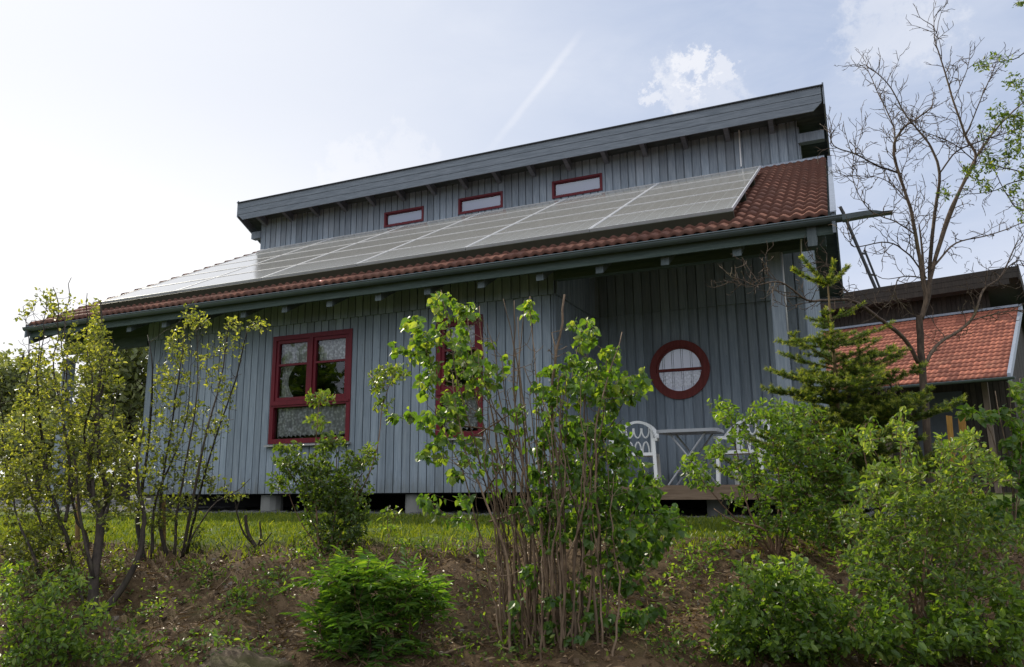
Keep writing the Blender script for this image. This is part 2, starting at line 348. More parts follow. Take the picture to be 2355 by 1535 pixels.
class MB:
    "collects quads (world or local), with a tint per face"
    def __init__(s): s.v = []; s.f = []; s.t = []
    def quad(s, a, b, c, d, t=None):
        i = len(s.v); s.v += [tuple(a), tuple(b), tuple(c), tuple(d)]; s.f.append((i, i+1, i+2, i+3)); s.t.append(random.random() if t is None else t)
    def hexa(s, p, t=None):
        "p: 8 corners, bottom 4 ccw then top 4"
        t = random.random() if t is None else t; i = len(s.v); s.v += [tuple(q) for q in p]
        for q in ((3, 2, 1, 0), (4, 5, 6, 7), (0, 1, 5, 4), (1, 2, 6, 5), (2, 3, 7, 6), (3, 0, 4, 7)): s.f.append(tuple(i+k for k in q)); s.t.append(t)
    def box(s, x0, x1, y0, y1, z0, z1, t=None):
        s.hexa([(x0, y0, z0), (x1, y0, z0), (x1, y1, z0), (x0, y1, z0), (x0, y0, z1), (x1, y0, z1), (x1, y1, z1), (x0, y1, z1)], t)
    def bar(s, a, b, w, h, up=(0, 0, 1), t=None):
        a = np.array(a, float); b = np.array(b, float); d = b-a; d /= np.linalg.norm(d); u = np.array(up, float)
        x = np.cross(d, u); x /= np.linalg.norm(x); u = np.cross(x, d)
        x = x*w/2; u = u*h/2
        s.hexa([a-x-u, a+x-u, b+x-u, b-x-u, a-x+u, a+x+u, b+x+u, b-x+u], t)
    def tube(s, pts, rad, n=6, t=None, cap=True):
        pts = [np.array(p, float) for p in pts]; m = len(pts); t = random.random() if t is None else t
        if not hasattr(rad, '__len__'): rad = [rad]*m
        base = len(s.v); prev = None
        for i in range(m):
            d = pts[min(i+1, m-1)]-pts[max(i-1, 0)]; L = np.linalg.norm(d); d = d/L if L > 1e-9 else np.array([0, 0, 1.0])
            if prev is None:
                a = np.cross(d, (0, 0, 1.0) if abs(d[2]) < .9 else (1.0, 0, 0))
            else: a = prev-d*(prev@d)
            a /= (np.linalg.norm(a)+1e-12); prev = a; b = np.cross(d, a)
            for k in range(n):
                an = 2*math.pi*k/n; s.v.append(tuple(pts[i]+(a*math.cos(an)+b*math.sin(an))*rad[i]))
        for i in range(m-1):
            for k in range(n):
                k2 = (k+1) % n; s.f.append((base+i*n+k, base+i*n+k2, base+(i+1)*n+k2, base+(i+1)*n+k)); s.t.append(t)
        if cap and n in (4, 6, 8, 12, 16):
            for e in (0, m-1):
                o = base+e*n
                for k in range(1, n-1, 2):
                    q = (o, o+k, o+k+1, o+(k+2) % n) if e else (o+(k+2) % n, o+k+1, o+k, o)
                    if len(set(q)) == 4: s.f.append(q); s.t.append(t)
                    
    def build(s, name, mat, parent=None, smooth=False, loc=None):
        return link(name, np_mesh(name, s.v, s.f, mat, s.t, smooth), parent, loc)

def fr(a, b, n): return [a+(b-a)*i/n for i in range(n+1)]

# ------------------------------------------------------------------ ground
def gz(x, y):
    x = np.asarray(x, float); y = np.asarray(y, float)
    s = (x-CAM[0])*FH[0]+(y-CAM[1])*FH[1]; l = (x-CAM[0])*RH[0]+(y-CAM[1])*RH[1]
    s2 = s+0.12*np.sin(l*1.3+.5)+0.06*np.sin(l*3.1)
    z = np.interp(s2, [-30, -6, 0.5, 2.0, 3.2, 4.2, 5.0, 5.6, 5.95, 6.25, 7.5, 12, 40, 3000], [-2.3, -1.75, -1.62, -1.45, -1.22, -0.97, -0.71, -0.52, -0.41, -0.335, -0.31, -0.275, -0.25, -0.25])
    bank = np.interp(s, [1, 3, 5.7, 6.2], [0.3, 1, 1, 0])
    z = z+bank*(0.035*np.sin(x*5.1+y*2.3)+0.03*np.sin(x*2.2-y*4.7+1)+0.018*np.sin(x*11+y*7)+0.015*np.sin(x*8.3-y*13.1+2))
    return z
def ground_hit(px, py):
    for s in np.arange(2.5, 14, 0.02):
        p = S(px, py, s)
        if p[2] <= gz(p[0], p[1]): return p
    return S(px, py, 14)
def build_skyblocker():
    # unseen slope added behind the viewer to hold low sky light off the porch
    V = []; A = np.linspace(-95, 95, 60); Dd = np.linspace(45, 150, 24)
    for a in A:
        for d in Dd:
            u = (d-45)/105; h = 15*(3*u*u-2*u**3)*(.85+.15*math.sin(a*.09)+.05*math.sin(a*.31+d*.1))*max(0, 1-(abs(a)/97)**6)
            q = CAM-FH*d*math.cos(R_(a))+RH*d*math.sin(R_(a)); V.append((q[0], q[1], -2.6+h+.8*RNG.random()*u))
    n = len(Dd); Q = [(i*n+j, i*n+j+1, (i+1)*n+j+1, (i+1)*n+j) for i in range(len(A)-1) for j in range(n-1)]
    m, t, out = newmat('skyblocker_green'); nn = noise_(t, t.add('ShaderNodeNewGeometry').outputs['Position'], .35, 7, .7)
    principled(t, out, t.mix(t.sstep(nn, .35, .65), (0.015, 0.028, 0.008), (0.055, 0.085, 0.022)), .95, .1, bump=nn, bstr=1, bdist=2.0)
    tag(link('skyblocker', np_mesh('skyblocker', V, Q, m, smooth=True)), 'added unseen dark hillside behind the viewer', kind='structure')
build_skyblocker()
def build_ground():
    sv = np.concatenate([np.arange(-3, 2, 0.25), np.arange(2, 7.5, 0.05), np.arange(7.5, 16, 0.4), np.array([16, 20, 28, 40, 60, 100, 200, 500, 1500, 2600])])
    sv = np.concatenate([[-2500, -600, -100, -30, -10], sv])
    lv = np.concatenate([[-2600, -1200, -400, -150, -60, -30, -18, -12, -9], np.arange(-7, 7.01, 0.06), [9, 12, 18, 30, 60, 150, 400, 1200, 2600]])
    SS, LL = np.meshgrid(sv, lv, indexing='ij')
    X = CAM[0]+SS*FH[0]+LL*RH[0]; Y = CAM[1]+SS*FH[1]+LL*RH[1]; Z = gz(X, Y)
    nz = (RNG.random(Z.shape)-.5)*0.045+.012*np.sin(X*31+Y*17)*np.sin(Y*27-X*13)*((SS > 2) & (SS < 6) & (abs(LL) < 7)); Z = Z+nz
    V = np.stack([X, Y, Z], -1).reshape(-1, 3); nl = len(lv); ns = len(sv)
    i = np.arange((ns-1)*(nl-1)); r = i//(nl-1); c = i % (nl-1); a = r*nl+c
    Q = np.stack([a, a+1, a+nl+1, a+nl], -1)[:, ::-1]
    me = np_mesh('ground', V, Q, M['ground'], smooth=True)
    if me.polygons[0].normal.z < 0: me.flip_normals()
    o = link('ground', me); tag(o, 'lawn terrace breaking into a brown earth bank', kind='structure')
build_ground()

# ------------------------------------------------------------------ leaves
LT = {}
def leaf_template(kind):
    if kind in LT: return LT[kind]
    if kind == 'round':      # hazel: broad, pointed, curled
        V = [(0, 0, 0), (.5, 0, -.13), (1.1, 0, -.42), (.16, .30, .03), (.50, .42, .02), (.84, .24, -.20), (.16, -.30, .03), (.50, -.42, .02), (.84, -.24, -.20)]
        Q = [(0, 1, 4, 3), (1, 2, 5, 4), (1, 0, 6, 7), (2, 1, 7, 8)]
    elif kind == 'oval':
        V = [(0, 0, 0), (1, 0, -.10), (.30, .25, .07), (.72, .22, .03), (.30, -.25, .07), (.72, -.22, .03)]
        Q = [(0, 1, 3, 2), (1, 0, 4, 5)]
    elif kind == 'lance':
        V = [(0, 0, 0), (1, 0, -.20), (.30, .13, .03), (.70, .10, -.03), (.30, -.13, .03), (.70, -.10, -.03)]
        Q = [(0, 1, 3, 2), (1, 0, 4, 5)]
    elif kind == 'blade':
        V = [(0, .03, 0), (.55, .02, .0), (1, 0, -.16), (.55, -.02, 0), (0, -.03, 0), (.3, 0, 0)]
        Q = [(0, 4, 3, 1), (1, 3, 2, 2)]
    elif kind == 'needle':
        V = [(0, -.07, 0), (1, -.04, 0), (1, .04, 0), (0, .07, 0)]; Q = [(0, 1, 2, 3)]
    LT[kind] = (np.array(V, float), np.array(Q, int)); return LT[kind]
def leaves_mesh(name, P, A, N, size, kind, mat, tint=None, width=1.0):
    "P position, A axis, N normal (n,3); size (n,)"
    V, Q = leaf_template(kind); P = np.asarray(P, float); A = np.asarray(A, float); N = np.asarray(N, float); n = len(P)
    A = A/np.linalg.norm(A, axis=1, keepdims=True); B = np.cross(N, A); B /= (np.linalg.norm(B, axis=1, keepdims=True)+1e-9); N = np.cross(A, B)
    size = np.broadcast_to(size, (n,))
    W = P[:, None, :]+size[:, None, None]*(V[None, :, 0:1]*A[:, None, :]+V[None, :, 1:2]*width*B[:, None, :]+V[None, :, 2:3]*N[:, None, :])
    QQ = (Q[None]+(np.arange(n)*len(V))[:, None, None]).reshape(-1, 4)
    if tint is None: tint = RNG.random(n)
    bad = (QQ[:, 2] == QQ[:, 3])
    if bad.any():
        # degenerate quads: nudge by using own vertex order (blade tips)
        QQ = QQ[~bad]; tt = np.repeat(tint, len(Q))[~bad]
    else: tt = np.repeat(tint, len(Q))
    return np_mesh(name, W.reshape(-1, 3), QQ, mat, tt)
def rand_unit(n):
    v = RNG.normal(size=(n, 3)); return v/np.linalg.norm(v, axis=1, keepdims=True)

# ------------------------------------------------------------------ plants
def smooth_path(pts, n):
    "Catmull-Rom through pts"
    P = [np.array(p, float) for p in pts]; P = [2*P[0]-P[1]]+P+[2*P[-1]-P[-2]]; out = []
    m = len(P)-3
    for i in range(m):
        for k in range(n):
            u = k/n; a, b, c, d = P[i:i+4]
            out.append(0.5*((2*b)+(-a+c)*u+(2*a-5*b+4*c-d)*u*u+(-a+3*b-3*c+d)*u**3))
    out.append(P[-2]); return out

class Plant:
    def __init__(s, name, base, label, cat, group=None, bark='bark_hazel', leaf='lf_hazel', kind='round'):
        s.base = np.array(base, float); s.root = empty(name, tuple(s.base), label, cat, group)
        s.mb = MB(); s.sk = []; s.bark = bark; s.leaf = leaf; s.kind = kind
        s.P = []; s.A = []; s.N = []; s.Z = []
        s.tips = []
    def stem(s, pts, r0, r1, n=6, seg=5, wob=0.0, twig=False):
        P = smooth_path(pts, seg)
        if wob:
            L = len(P); off = np.cumsum(RNG.normal(size=(L, 3))*wob, axis=0); off -= off[0]; off -= np.linspace(0, 1, L)[:, None]*off[-1]*0.7
            P = [p+o for p, o in zip(P, off)]
        L = len(P); s.mb.tube([p-s.base for p in P], [r0+(r1-r0)*(i/(L-1))**0.8 for i in range(L)], n)
        s.sk += [(p, r0+(r1-r0)*(i/(L-1))**0.8) for i, p in enumerate(P)]
        return P
    def grow(s, targets, step=0.07, rt=0.0016, up=0.35, n=4, spread=1.0, rmax=0.006):
        "connect every target to the nearest wood"
        sk = np.array([p for p, r in s.sk]); T = np.array(targets)
        d = np.array([np.min(np.linalg.norm(sk-t, axis=1)) for t in T]); order = np.argsort(d)
        twigs = []
        for i in order:
            t = T[i]; v = t-sk; dist = np.linalg.norm(v, axis=1)
            cost = dist+0.9*np.maximum(0, sk[:, 2]-t[2]+0.02)+0.25*np.maximum(0, 0.35*dist-v[:, 2])
            j = int(np.argmin(cost)); a = sk[j]; L = dist[j]
            if L < 0.015: twigs.append([a, t]); continue
            mid = a+(t-a)*0.5+np.array([0, 0, -up*0.25*L])*1.0+RNG.normal(size=3)*0.07*L
            k = max(2, int(L/step)); pts = []
            for q in range(k+1):
                u = q/k; pts.append(a*(1-u)**2+2*mid*u*(1-u)+t*u*u+(RNG.normal(size=3)*0.05*step if 0 < q < k else 0))
            r0 = min(rmax, rt+0.0045*L)
            s.mb.tube([p-s.base for p in pts], [r0+(rt-r0)*q/k for q in range(k+1)], n, cap=False)
            sk = np.vstack([sk, np.array(pts[1:])]); twigs.append(pts)
            for p in pts[1:]: s.sk.append((p, rt))
        return twigs
    def leafing(s, twigs, per=5, size=0.05, sv=0.35, spread=0.03, droop=0.3, tail=0.6, updir=0.8):
        for tw in twigs:
            k = RNG.poisson(per)+1; m = len(tw)
            d = np.array(tw[-1])-np.array(tw[0]); d /= (np.linalg.norm(d)+1e-6)
            for _ in range(k):
                u = 1-tail*RNG.random()**1.3; f = u*(m-1); i = min(int(f), m-2); p = tw[i]+(tw[i+1]-tw[i])*(f-i)
                a = RNG.normal(size=3); a -= d*(a@d)*0.6; a /= np.linalg.norm(a); a = a+d*0.5; a[2] -= droop
                nn = RNG.normal(size=3)*0.55; nn[2] += updir
                s.P.append(p+RNG.normal(size=3)*spread*0.5); s.A.append(a); s.N.append(nn); s.Z.append(size*(1+sv*(RNG.random()*2-1)))
    def pinnate(s, twigs, per=2, L=0.16, pairs=6, ls=0.055):
        for tw in twigs:
            for _ in range(per):
                m = len(tw); u = 1-0.5*RNG.random(); f = u*(m-1); i = min(int(f), m-2); p = tw[i]+(tw[i+1]-tw[i])*(f-i)
                a = RNG.normal(size=3); a[2] = abs(a[2])*0.5+0.45; a /= np.linalg.norm(a)
                l = L*(0.6+0.6*RNG.random()); side = np.cross(a, (0, 0, 1)); side /= np.linalg.norm(side); nrm = np.cross(side, a)
                pts = [p+a*l*q/3+np.array([0, 0, -0.28*l*(q/3)**2]) for q in range(4)]
                s.mb.tube([q-s.base for q in pts], [.0014, .0012, .001, .0006], 4, cap=False)
                for q in range(1, pairs+1):
                    w = q/pairs; c = p+a*l*w+np.array([0, 0, -0.28*l*w*w])
                    for sg in (-1, 1):
                        s.P.append(c); s.A.append(a*0.45+side*sg+np.array([0, 0, -.12])+RNG.normal(size=3)*.08); s.N.append(nrm+RNG.normal(size=3)*.2); s.Z.append(ls*(0.75+0.4*math.sin(math.pi*min(1, w*1.0+.1)))*(0.85+.3*RNG.random()))
                s.P.append(pts[-1]); s.A.append(a-np.array([0, 0, .5])); s.N.append(nrm); s.Z.append(ls)
    def done(s, width=1.0, tintbias=None):
        s.mb.build('stems', M[s.bark], s.root, smooth=True)
        if s.P:
            P = np.array(s.P); n = len(P); ti = RNG.random(n)
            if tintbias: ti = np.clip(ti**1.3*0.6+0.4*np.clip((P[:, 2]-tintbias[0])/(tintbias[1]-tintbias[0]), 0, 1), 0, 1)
            me = leaves_mesh('foliage', P-s.base, s.A, s.N, np.array(s.Z), s.kind, M[s.leaf], ti, width)
            link('foliage', me, s.root)
        return s.root
DEN = 1.0
def blob(cx, cy, rx, ry, n, s, ds=0.25):
    n = int(round(n*DEN))
    "n points in an ellipsoid round pixel (cx,cy) at distance s"
    out = []
    for _ in range(n):
        v = rand_unit(1)[0]*RNG.random()**0.45
        out.append(S(cx+v[0]*rx, cy+v[1]*ry, s+v[2]*ds))
    return out
# ================================================================== HOUSE
HX0, HX1 = -11.87, 1.717          # roof ends
TAN = math.tan(R_(27.573)); COS = math.cos(R_(27.573)); SIN = math.sin(R_(27.573))
def rz(y): return 2.993+(y+0.802)*TAN          # tile surface of the low roof
house = empty('wooden_house', (0, 0, 0), 'long blue-grey board-clad wooden house with red window frames, tiled low roof and raised upper roof', 'house')

def cladding(x0, x1, z0, ztop, holes=(), pitch=0.139, gap=0.016, proud=0.025, seed=0, zj=0.0):
    "board strips in the plane y=0 facing -y, local coordinates; ztop is a number or a function of x"
    mb = MB(); rr = random.Random(seed); x = x0
    zt = ztop if callable(ztop) else (lambda _x: ztop)
    def spans(a, b):
        sp = [(z0, zt((a+b)/2))]
        for (hx0, hx1, hz0, hz1) in holes:
            if b > hx0+1e-6 and a < hx1-1e-6:
                n = []
                for (p, q) in sp:
                    if hz1 <= p or hz0 >= q: n.append((p, q)); continue
                    if p < hz0: n.append((p, hz0))
                    if q > hz1: n.append((hz1, q))
                sp = n
        return sp
    def cutx(a, b):
        c = [a, b]
        for h in holes:
            for e in h[:2]:
                if a < e < b: c.append(e)
        return sorted(c)
    while x < x1-1e-6:
        t = rr.random(); g = gap*(0.8+0.4*rr.random()); w = pitch-g; pr = proud+rr.random()*0.004
        xa, xb, xc = x, min(x+w, x1), min(x+pitch, x1); dz = rr.random()*zj
        cs = cutx(xa, xb)
        for a, b in zip(cs[:-1], cs[1:]):
            for p, q in spans(a, b):
                if p == z0: p += dz
                mb.box(a, b, -pr, 0.0, p, q, t)
        if xc > xb:
            cs = cutx(xb, xc)
            for a, b in zip(cs[:-1], cs[1:]):
                for p, q in spans(a, b): mb.quad((a, -.003, p), (b, -.003, p), (b, -.003, q), (a, -.003, q), t*0.8)
        x += pitch
    return mb
def place(mb, name, mat, parent, loc, rotz=0.0):
    o = mb.build(name, mat, parent); o.location = loc; o.rotation_euler = (0, 0, rotz); return o

W1 = (-6.80, -5.25, 0.767, 2.499); W2 = (-3.76, -3.01, 0.767, 2.499)
ZU = 2.674
sof = rz(0.0)-0.12
place(cladding(-9.60, -1.936, 0.0, ZU+0.02, [W1, W2], seed=1), 'front_wall', M['blue'], house, (0, 0, 0))
place(cladding(-9.63, -1.905, ZU, rz(0)-0.095, (), proud=0.026, seed=2), 'upper_cladding', M['blue'], house, (0, -0.034, 0))
# porch recess side walls and back walls (right and left)
place(cladding(0, 1.73, 0.0, ZU+.02, (), seed=3), 'porch_side_wall', M['blue'], house, (-1.936, 0.0, 0), R_(90))
place(cladding(0, 1.73, ZU, lambda x: rz(x)-0.095, (), seed=4, pitch=.11, proud=.026), 'upper_cladding', M['blue'], house, (-1.902, 0.0, 0), R_(90))
RW = (-0.596, 1.761, 0.445)
def porch_back():
    mb = MB(); rr = random.Random(5); x = -1.936; pitch = 0.139
    while x < 1.2:
        t = rr.random(); w = pitch-0.026; xb = min(x+w, 1.2)
        for (a, b, y0, off) in ((x, xb, -0.022, 1), (xb, min(x+pitch, 1.2), -0.003, 0)):
            if b <= a: continue
            sl_ = fr(a, b, 4)
            for p, q in zip(sl_[:-1], sl_[1:]):
                m_ = (p+q)/2; d = abs(m_-RW[0]); r = RW[2]-0.03
                segs = [(0.0, ZU+.02)] if d >= r else [(0.0, RW[1]-math.sqrt(r*r-d*d)), (RW[1]+math.sqrt(r*r-d*d), ZU+.02)]
                for z0, z1 in segs: mb.quad((p, y0, z0), (q, y0, z0), (q, y0, z1), (p, y0, z1), t)
            if off:
                mb.quad((a, -.003, 0), (a, -.022, 0), (a, -.022, ZU), (a, -.003, ZU), t); mb.quad((b, -.022, 0), (b, -.003, 0), (b, -.003, ZU), (b, -.022, ZU), t)
        x += pitch
    return mb
place(porch_back(), 'porch_back_wall', M['blue'], house, (0, 1.73, 0))
place(cladding(-1.936, 1.225, ZU, rz(1.73)-0.09, (), seed=6), 'upper_cladding', M['blue'], house, (0, 1.715, 0))
place(cladding(0, 2.25, 0.0, rz(1.9)-.09, (), seed=7), 'porch_back_wall', M['blue'], house, (-11.85, 1.9, 0))
def leftside():
    mb = MB(); mb.box(-9.60, -9.58, 0.004, 1.9, 0.0, rz(0)-.09); return mb
leftside().build('porch_side_wall', M['blue'], house)
# gable walls (right faces +x, left faces -x)
place(cladding(0, 6.9, 0.0, lambda x: min(rz(1.73+x)-.18, 2.993+5.83*TAN-.1) if x < 3.3 else 6.3-max(0, (x-3.3))*TAN, (), seed=8), 'gable_wall', M['blue'], house, (1.2, 1.735, 0), R_(90))
place(cladding(0, 6.9, 0.0, lambda x: 6.3-max(0, (3.6-x))*TAN if x < 3.6 else rz(8.8-x)-.18, (), seed=9), 'gable_wall', M['blue'], house, (-11.85, 8.8, 0), R_(-90))
# clerestory wall and gables above the low roof
CW = [(-8.09, -7.01, 6.13, 6.50), (-6.10, -4.985, 6.14, 6.52), (-3.815, -2.685, 6.14, 6.53)]
place(cladding(-11.85, 1.2, rz(5.03)-0.15, 6.93, [(a, b, c, d) for a, b, c, d in CW], seed=10, pitch=0.165, gap=.024, zj=0.03), 'clerestory_wall', M['bluegrey'], house, (0, 5.033, 0))
place(cladding(0, 3.4, 4.0, lambda x: 6.80-x*TAN, (), seed=12), 'clerestory_gable', M['bluegrey'], house, (1.2, 5.05, 0), R_(90))
place(cladding(0, 3.4, 4.0, lambda x: 6.80-(3.4-x)*TAN, (), seed=13), 'clerestory_gable', M['bluegrey'], house, (-11.85, 8.45, 0), R_(-90))
mb = MB(); mb.box(-11.84, 1.19, 8.6, 8.62, 0, 4.7); mb.build('rear_wall', M['blue'], house)
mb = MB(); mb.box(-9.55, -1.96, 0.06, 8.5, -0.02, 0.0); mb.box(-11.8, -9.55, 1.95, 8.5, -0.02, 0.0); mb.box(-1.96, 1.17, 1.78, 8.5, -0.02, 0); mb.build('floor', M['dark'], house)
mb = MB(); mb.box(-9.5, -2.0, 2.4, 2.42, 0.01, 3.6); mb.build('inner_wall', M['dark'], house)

# piers under the front edge
for k, x in enumerate((-9.3, -6.885, -4.20, -1.75)):
    for y in (0.22, 3.2, 6.4):
        mb = MB(); mb.tube([(0, 0, -0.6), (0, 0, 0.0)], 0.175, 12); mb.build('pier', M['concrete'], house, loc=(x, y, -0.022 if y > 1 else -.022), smooth=False)
# ---- low tiled roof
def tile_roof(x0, x1, zf, ylow, yhigh, wave=0.139, course=0.335, amp=0.036, step=0.040, sub=6, tan=TAN):
    c, sn = math.cos(math.atan(tan)), math.sin(math.atan(tan)); n = int(round((x1-x0)/wave*sub)); rows = int(round((yhigh-ylow)/c/course))
    xs = np.linspace(x0, x1, n+1); V = []; Q = []; T = []
    ph = (xs-x0)/wave % 1.0; prof = amp*(np.cos(2*np.pi*(ph-0.5))*0.5+0.5)**0.75
    ntile = int((x1-x0)/wave/2)+2
    for r in range(rows):
        for e, lift in ((0, step), (1, 0.0)):
            L = (r+e*1.04)*course*((yhigh-ylow)/c/(rows*course)); y = ylow+L*c; z = zf(ylow)+L*sn
            off = prof+lift
            V.append(np.stack([xs, np.full(n+1, y)-off*sn, z+off*c], -1))
        # riser
        tt = RNG.random(ntile)
        b0 = 2*r*(n+1)
        i = np.arange(n); Q.append(np.stack([b0+i, b0+i+1, b0+n+1+i+1, b0+n+1+i], -1)); T.append(tt[((xs[:-1]-x0)/wave/2).astype(int)])
    V = np.concatenate(V); base = len(V)
    # risers: front edge of each course down to the course below
    for r in range(rows):
        top = V[2*r*(n+1):2*r*(n+1)+n+1]; low = top.copy(); low[:, 1] += 0.05*sn+0.004; low[:, 2] -= 0.05*c
        b = len(V); V = np.concatenate([V, low]); i = np.arange(n); Q.append(np.stack([b+i, b+i+1, 2*r*(n+1)+i+1, 2*r*(n+1)+i], -1)); T.append(np.zeros(n)+.1)
    return V, np.concatenate(Q), np.concatenate(T)
V, Q, T = tile_roof(HX0+.05, HX1-.06, rz, -0.765, 5.0)
link('tiled_roof', np_mesh('tiled_roof', V, Q, M['tile'], T, True), house)
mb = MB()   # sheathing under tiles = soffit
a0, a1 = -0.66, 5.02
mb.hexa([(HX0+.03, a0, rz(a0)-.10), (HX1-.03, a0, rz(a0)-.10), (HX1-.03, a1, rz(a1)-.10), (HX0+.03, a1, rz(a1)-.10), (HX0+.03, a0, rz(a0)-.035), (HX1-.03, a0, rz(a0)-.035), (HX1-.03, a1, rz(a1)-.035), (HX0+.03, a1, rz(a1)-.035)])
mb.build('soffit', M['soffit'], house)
# eaves board, gutter, rafters
mb = MB(); mb.box(HX0+.02, HX1-.02, -0.70, -0.665, 2.815, 3.0, .5); mb.build('eaves_board', M['fasciagreen'], house)
def gutter(x0, x1, y, z, r=0.062, parent=house, mat='gutter', n=8):
    mb = MB(); an = [math.pi+math.pi*k/n for k in range(n+1)]
    for rr_, rev in ((r, 0), (r-.006, 1)):
        for k in range(n):
            p = [(x0, y+math.cos(an[k])*rr_, z+math.sin(an[k])*rr_), (x1, y+math.cos(an[k])*rr_, z+math.sin(an[k])*rr_), (x1, y+math.cos(an[k+1])*rr_, z+math.sin(an[k+1])*rr_), (x0, y+math.cos(an[k+1])*rr_, z+math.sin(an[k+1])*rr_)]
            if rev: p = p[::-1]
            mb.quad(*p, t=.5)
    mb.tube([(x0, y-r, z), (x1, y-r, z)], 0.009, 6)
    x = x0+.3
    while x < x1-.2:
        mb.bar((x, y-r-.004, z+.004), (x, y+r, z+.004), .02, .004); x += 0.86
    return mb.build('gutter', M[mat], parent, smooth=False)
gutter(HX0-.05, 1.80, -0.765, 2.982)
mb = MB()   # open spout that carries on past the verge
for k in range(9):
    pass
xs = [1.80, 1.95, 2.08, 2.14, 2.20, 2.30]; tz = [2.985, 2.99, 2.992, 2.98, 2.96, 2.955]; bz = [2.925, 2.935, 2.940, 2.940, 2.940, 2.942]
for k in range(5):
    mb.hexa([(xs[k], -.82, bz[k]), (xs[k+1], -.82, bz[k+1]), (xs[k+1], -.71, bz[k+1]), (xs[k], -.71, bz[k]), (xs[k], -.83, tz[k]), (xs[k+1], -.83, tz[k+1]), (xs[k+1], -.70, tz[k+1]), (xs[k], -.70, tz[k])], .5)
mb.build('gutter_spout', M['gutter'], house)
for k in range(16):
    x = 0.612-0.838*k+ (0.02 if k % 3 == 0 else 0)
    mb = MB(); y0, y1 = -0.63, 1.75
    mb.hexa([(x-.05, y0, rz(y0)-.365), (x+.05, y0, rz(y0)-.365), (x+.05, y1, rz(y1)-.30), (x-.05, y1, rz(y1)-.30), (x-.05, y0, rz(y0)-.102), (x+.05, y0, rz(y0)-.102), (x+.05, y1, rz(y1)-.102), (x-.05, y1, rz(y1)-.102)])
    mb.build('rafter', M['rafter'], house)
mb = MB(); x = 1.47; mb.hexa([(x-.05, -.72, 2.70), (x+.05, -.72, 2.70), (x+.05, 1.75, rz(1.75)-.3), (x-.05, 1.75, rz(1.75)-.3), (x-.05, -.72, 2.93), (x+.05, -.72, 2.93), (x+.05, 1.75, rz(1.75)-.102), (x-.05, 1.75, rz(1.75)-.102)]); mb.build('rafter', M['rafter'], house)
# beam over the porch, posts
mb = MB(); mb.box(-1.90, 1.6, -0.06, 0.06, 2.87, 3.2); mb.build('porch_beam', M['fasciagreen'], house)
mb = MB(); mb.box(-11.8, -9.64, -0.06, 0.06, 2.6, 3.22); mb.build('porch_beam', M['fasciagreen'], house)
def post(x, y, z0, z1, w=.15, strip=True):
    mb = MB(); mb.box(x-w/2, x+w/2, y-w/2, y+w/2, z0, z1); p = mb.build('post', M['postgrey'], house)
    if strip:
        mb = MB(); mb.tube([(x+w/2+.012, y-.03, 1.85), (x+w/2+.012, y-.03, z1+.02)], .011, 6); mb.build('bright_line_tube', M['white'], p, smooth=True)  # white tube standing in for the bright line of light along the post
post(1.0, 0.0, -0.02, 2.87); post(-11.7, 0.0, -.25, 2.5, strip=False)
mb = MB(); mb.tube([(1.31, -.1, 2.78), (1.33, -.1, 3.02)], .012, 6); mb.build('bright_line_tube', M['white'], house)  # white tube put in for a short bright streak beside the post
# verge boards of the low roof, pale zinc cap on the right one
mb = MB(); mb.box(-11.80, 1.15, 2.35, 2.38, -0.9, -0.021); mb.box(-11.80, -11.77, 2.38, 8.5, -0.9, -0.021); mb.build('underfloor_blocker', M['dark'], house)  # unseen dark boards added to keep the gap under the floor dark
def vergeboard(x0, x1, y0, y1, zt, h, name, mat, cap=True):
    mb = MB(); mb.hexa([(x0, y0, zt(y0)-h), (x1, y0, zt(y0)-h), (x1, y1, zt(y1)-h), (x0, y1, zt(y1)-h), (x0, y0, zt(y0)), (x1, y0, zt(y0)), (x1, y1, zt(y1)), (x0, y1, zt(y1))], .5)
    return mb.build(name, mat, house)
vergeboard(HX1-.025, HX1+.01, -0.80, 5.0, lambda y: rz(y)+.045, .24, 'verge_board', M['trimgrey'])
vergeboard(HX1-.035, HX1+.03, -0.82, 4.9, lambda y: rz(y)+.062, .014, 'verge_flashing', M['verge'])
vergeboard(HX0-.01, HX0+.025, -0.80, 5.0, lambda y: rz(y)+.045, .24, 'verge_board', M['trimgrey'])
vergeboard(HX0+.06, HX1-.09, 4.86, 5.0, lambda y: rz(y)+.075, .03, 'roof_flashing', M['verge'])
# ---- upper roof
YF, ZF, UX0 = 4.58, 7.266, -12.25
def uz(y): return ZF-(y-YF)*TAN
mb = MB(); y1 = 9.69
mb.hexa([(UX0, YF, uz(YF)-.16), (HX1, YF, uz(YF)-.16), (HX1, y1, uz(y1)-.16), (UX0, y1, uz(y1)-.16), (UX0, YF, uz(YF)-.02), (HX1, YF, uz(YF)-.02), (HX1, y1, uz(y1)-.02), (UX0, y1, uz(y1)-.02)])
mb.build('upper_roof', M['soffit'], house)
mb = MB()
for (za, zb, pr) in ((7.108, 7.256, .020), (6.955, 7.100, .017), (6.80, 6.947, .014)):
    c = 0.16 if za < 6.85 else 0.0
    mb.hexa([(UX0+.02+c, YF-.02-pr, za), (HX1-.04-c, YF-.02-pr, za), (HX1-.04-c, YF-.004, za), (UX0+.02+c, YF-.004, za), (UX0+.02, YF-.02-pr, zb), (HX1-.04, YF-.02-pr, zb), (HX1-.04, YF-.004, zb), (UX0+.02, YF-.004, zb)])
mb.build('fascia', M['trimgrey'], house)
mb = MB(); mb.box(UX0-.005, HX1+.005, YF-.07, YF+.03, 7.258, 7.28); mb.build('roof_edge_strip', M['blacksteel'], house)
